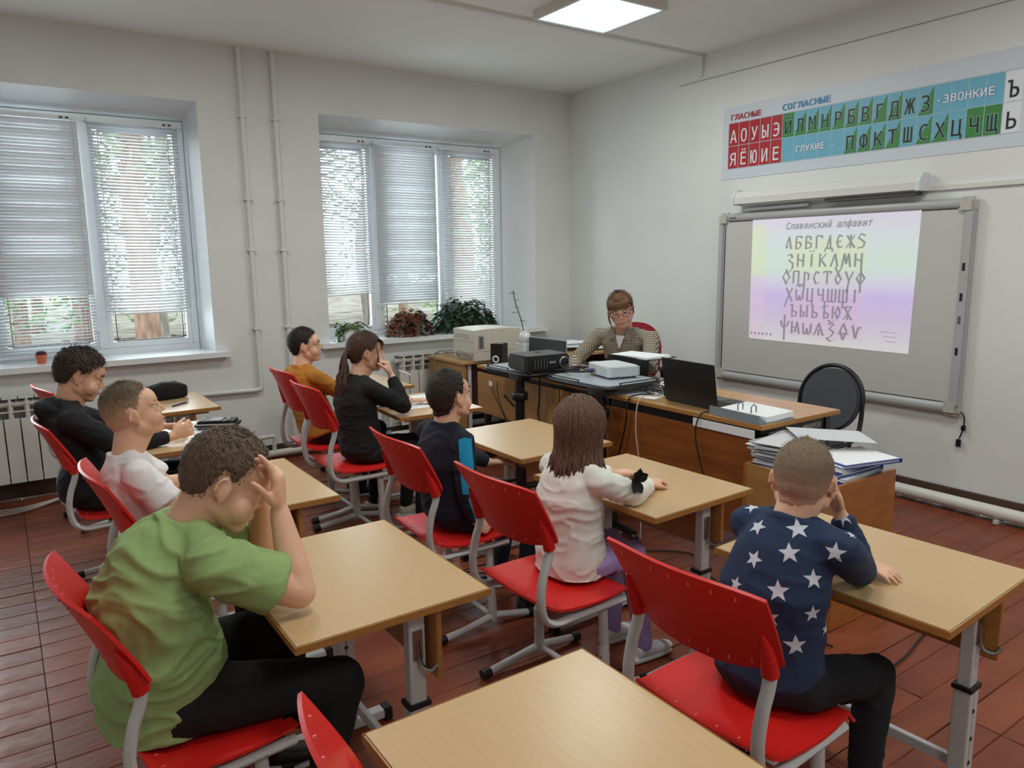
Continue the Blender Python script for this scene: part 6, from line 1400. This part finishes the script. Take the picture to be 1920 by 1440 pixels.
tc = nt.nodes.new('ShaderNodeTexCoord'); sep = nt.nodes.new('ShaderNodeSeparateXYZ'); rotm = nt.nodes.new('ShaderNodeMapping'); rotm.inputs['Rotation'].default_value = (0, 0, rad(-25))
nt.links.new(tc.outputs['Object'], rotm.inputs[0]); nt.links.new(rotm.outputs[0], sep.inputs[0])
def stripe(sock, f, off=0):
    a = nt.nodes.new('ShaderNodeMath'); a.operation = 'MULTIPLY'; a.inputs[1].default_value = f; nt.links.new(sock, a.inputs[0])
    c = nt.nodes.new('ShaderNodeMath'); c.operation = 'FRACT'; nt.links.new(a.outputs[0], c.inputs[0])
    d = nt.nodes.new('ShaderNodeMath'); d.operation = 'GREATER_THAN'; d.inputs[1].default_value = .55; nt.links.new(c.outputs[0], d.inputs[0]); return d.outputs[0]
s1, s2 = stripe(sep.outputs[1], 95), stripe(sep.outputs[2], 95)
ad = nt.nodes.new('ShaderNodeMath'); ad.operation = 'ADD'; nt.links.new(s1, ad.inputs[0]); nt.links.new(s2, ad.inputs[1]); dv = nt.nodes.new('ShaderNodeMath'); dv.operation = 'MULTIPLY'; dv.inputs[1].default_value = .5; nt.links.new(ad.outputs[0], dv.inputs[0])
cr_ = nt.nodes.new('ShaderNodeValToRGB'); cr_.color_ramp.elements[0].color = hexc(206, 198, 172); cr_.color_ramp.elements[1].color = hexc(34, 28, 28); cr_.color_ramp.elements.new(.5).color = hexc(110, 98, 90)
nt.links.new(dv.outputs[0], cr_.inputs[0]); nt.links.new(cr_.outputs[0], b.inputs['Base Color'])
rt, sh, (R0, H, Mx) = make_person('woman teacher in glasses and checked blouse seated at her desk', (3.58, 3.80, 0), J, 't', s=1.0, bulk=.97, shirt=pm, pants=black,
    head_f=(-.66, -.70, -.24), head_u=(-.2, .06, .95), head_s=1.0, hands={'r': dict(d=(-.7, -.7, 0), n=(0, 0, -1), side=1, curl=(20, 25, 20)), 'l': dict(d=(-.9, .4, 0), n=(0, 0, -1), side=-1, curl=(20, 25, 20))}, collar=False, shirt_wr=(.003, (8, 8, 14)), seed=17, hairmat=hm9)
hair_shell(rt, R0, H, Mx, 1.0, hm9, .015, front=30, temple=16, back=-56, rough=.2, seed=18, neck=J['neck'], tl=.02)
T9 = lambda p: tv(Mx, H, 1.0, p)-R0; rd = random.Random(41)
rts = []
for k in range(60):
    y = -.058+.116*k/59; rts.append([T9((.045, y*.9, .1)), T9((.085-.4*abs(y)*.5, y*1.05, .075)), T9((.098-.35*abs(y), y*1.1, .038+rd.uniform(-.006, .004)+.1*abs(y)*-.2))])
strands('fringe', [[p+R0 for p in q] for q in rts], hm9, rt, R0, .0042)
rts = []
for k in range(14): rts.append([T9((.03, -.076, .05))+R0, T9((.03+.002*k, -.086, .0))+R0, T9((.02+.004*k, -.084, -.04))+R0, T9((.01+.004*k, -.08, -.075+rd.uniform(-.03, .01)))+R0])
for k in range(5): rts.append([T9((.03, .076, .05))+R0, T9((.034, .082, .0))+R0, T9((.03, .08, -.03))+R0])
strands('side_lock', rts, hm9, rt, R0, .003)
fm_ = mat('glasses_frame', hexc(60, 26, 32), .3)
g = MB()
for q in (-1, 1):
    g.tube([T9((.104, q*.034+.022*math.cos(a), .0+.0165*math.sin(a))) for a in [2*math.pi*k/16 for k in range(18)]], .0016, 6)
    g.tube([T9((.104, q*.056, .006)), T9((.06, q*.074, .006)), T9((.0, q*.08, .004))], .0015, 6)
g.tube([T9((.104, -.012, .004)), T9((.108, 0, .007)), T9((.104, .012, .004))], .0016, 6)
g.build('glasses', fm_, rt)
# white undershirt V and collar
Cn = V(J['neck'])-R0; fwd = V((-.93, -.40, 0)).normalized(); lt = V((.40, -.93, 0)).normalized()
bvh = BVHTree.FromPolygons([v.co.copy() for v in sh.data.vertices], [list(p.vertices) for p in sh.data.polygons])
def onshirt(a, z, off): 
    o = Cn+fwd*.4+lt*a+V((0, 0, z)); h, n, _, _ = bvh.ray_cast(o, -fwd, 1); return (h if h is not None else Cn+lt*a+fwd*.05+V((0, 0, z)))+fwd*off
vs = []; fs = []
rows_ = [(.02, .045), (-.01, .045), (-.04, .036), (-.07, .026), (-.1, .014), (-.125, .002)]
for z, w in rows_:
    for k in range(7): vs.append(onshirt(-w+2*w*k/6, z, .003))
for j in range(len(rows_)-1):
    for k in range(6): fs.append([j*7+k, j*7+k+1, (j+1)*7+k+1, (j+1)*7+k])
MB().add(vs, fs).build('undershirt', cloth('white_knit', hexc(222, 222, 222), .04), rt, smooth=True)
for q in (-1, 1):
    c = MB(); outer = [onshirt(q*x, z, .012) for x, z in ((.05, .03), (.10, -.02), (.075, -.075), (.03, -.055))]; inn = [onshirt(q*x, z, .006) for x, z in ((.05, .03), (.10, -.02), (.075, -.075), (.03, -.055))]
    c.add(outer+inn, [[0, 1, 2, 3], [7, 6, 5, 4], [0, 4, 5, 1], [1, 5, 6, 2], [2, 6, 7, 3], [3, 7, 4, 0]]); c.build('collar', pm, rt, bevel=.001)
    MB().tube([onshirt(q*x, z, .005) for x, z in ((.048, .01), (.03, -.06), (.004, -.128), (.002, -.2))], .0035, 6).build('placket', pm, rt)
MB().tube([V((3.12, 3.80, .765))-R0, V((3.13, 3.78, .775))-R0], .002, 5).build('bracelet', M['steel'], rt)
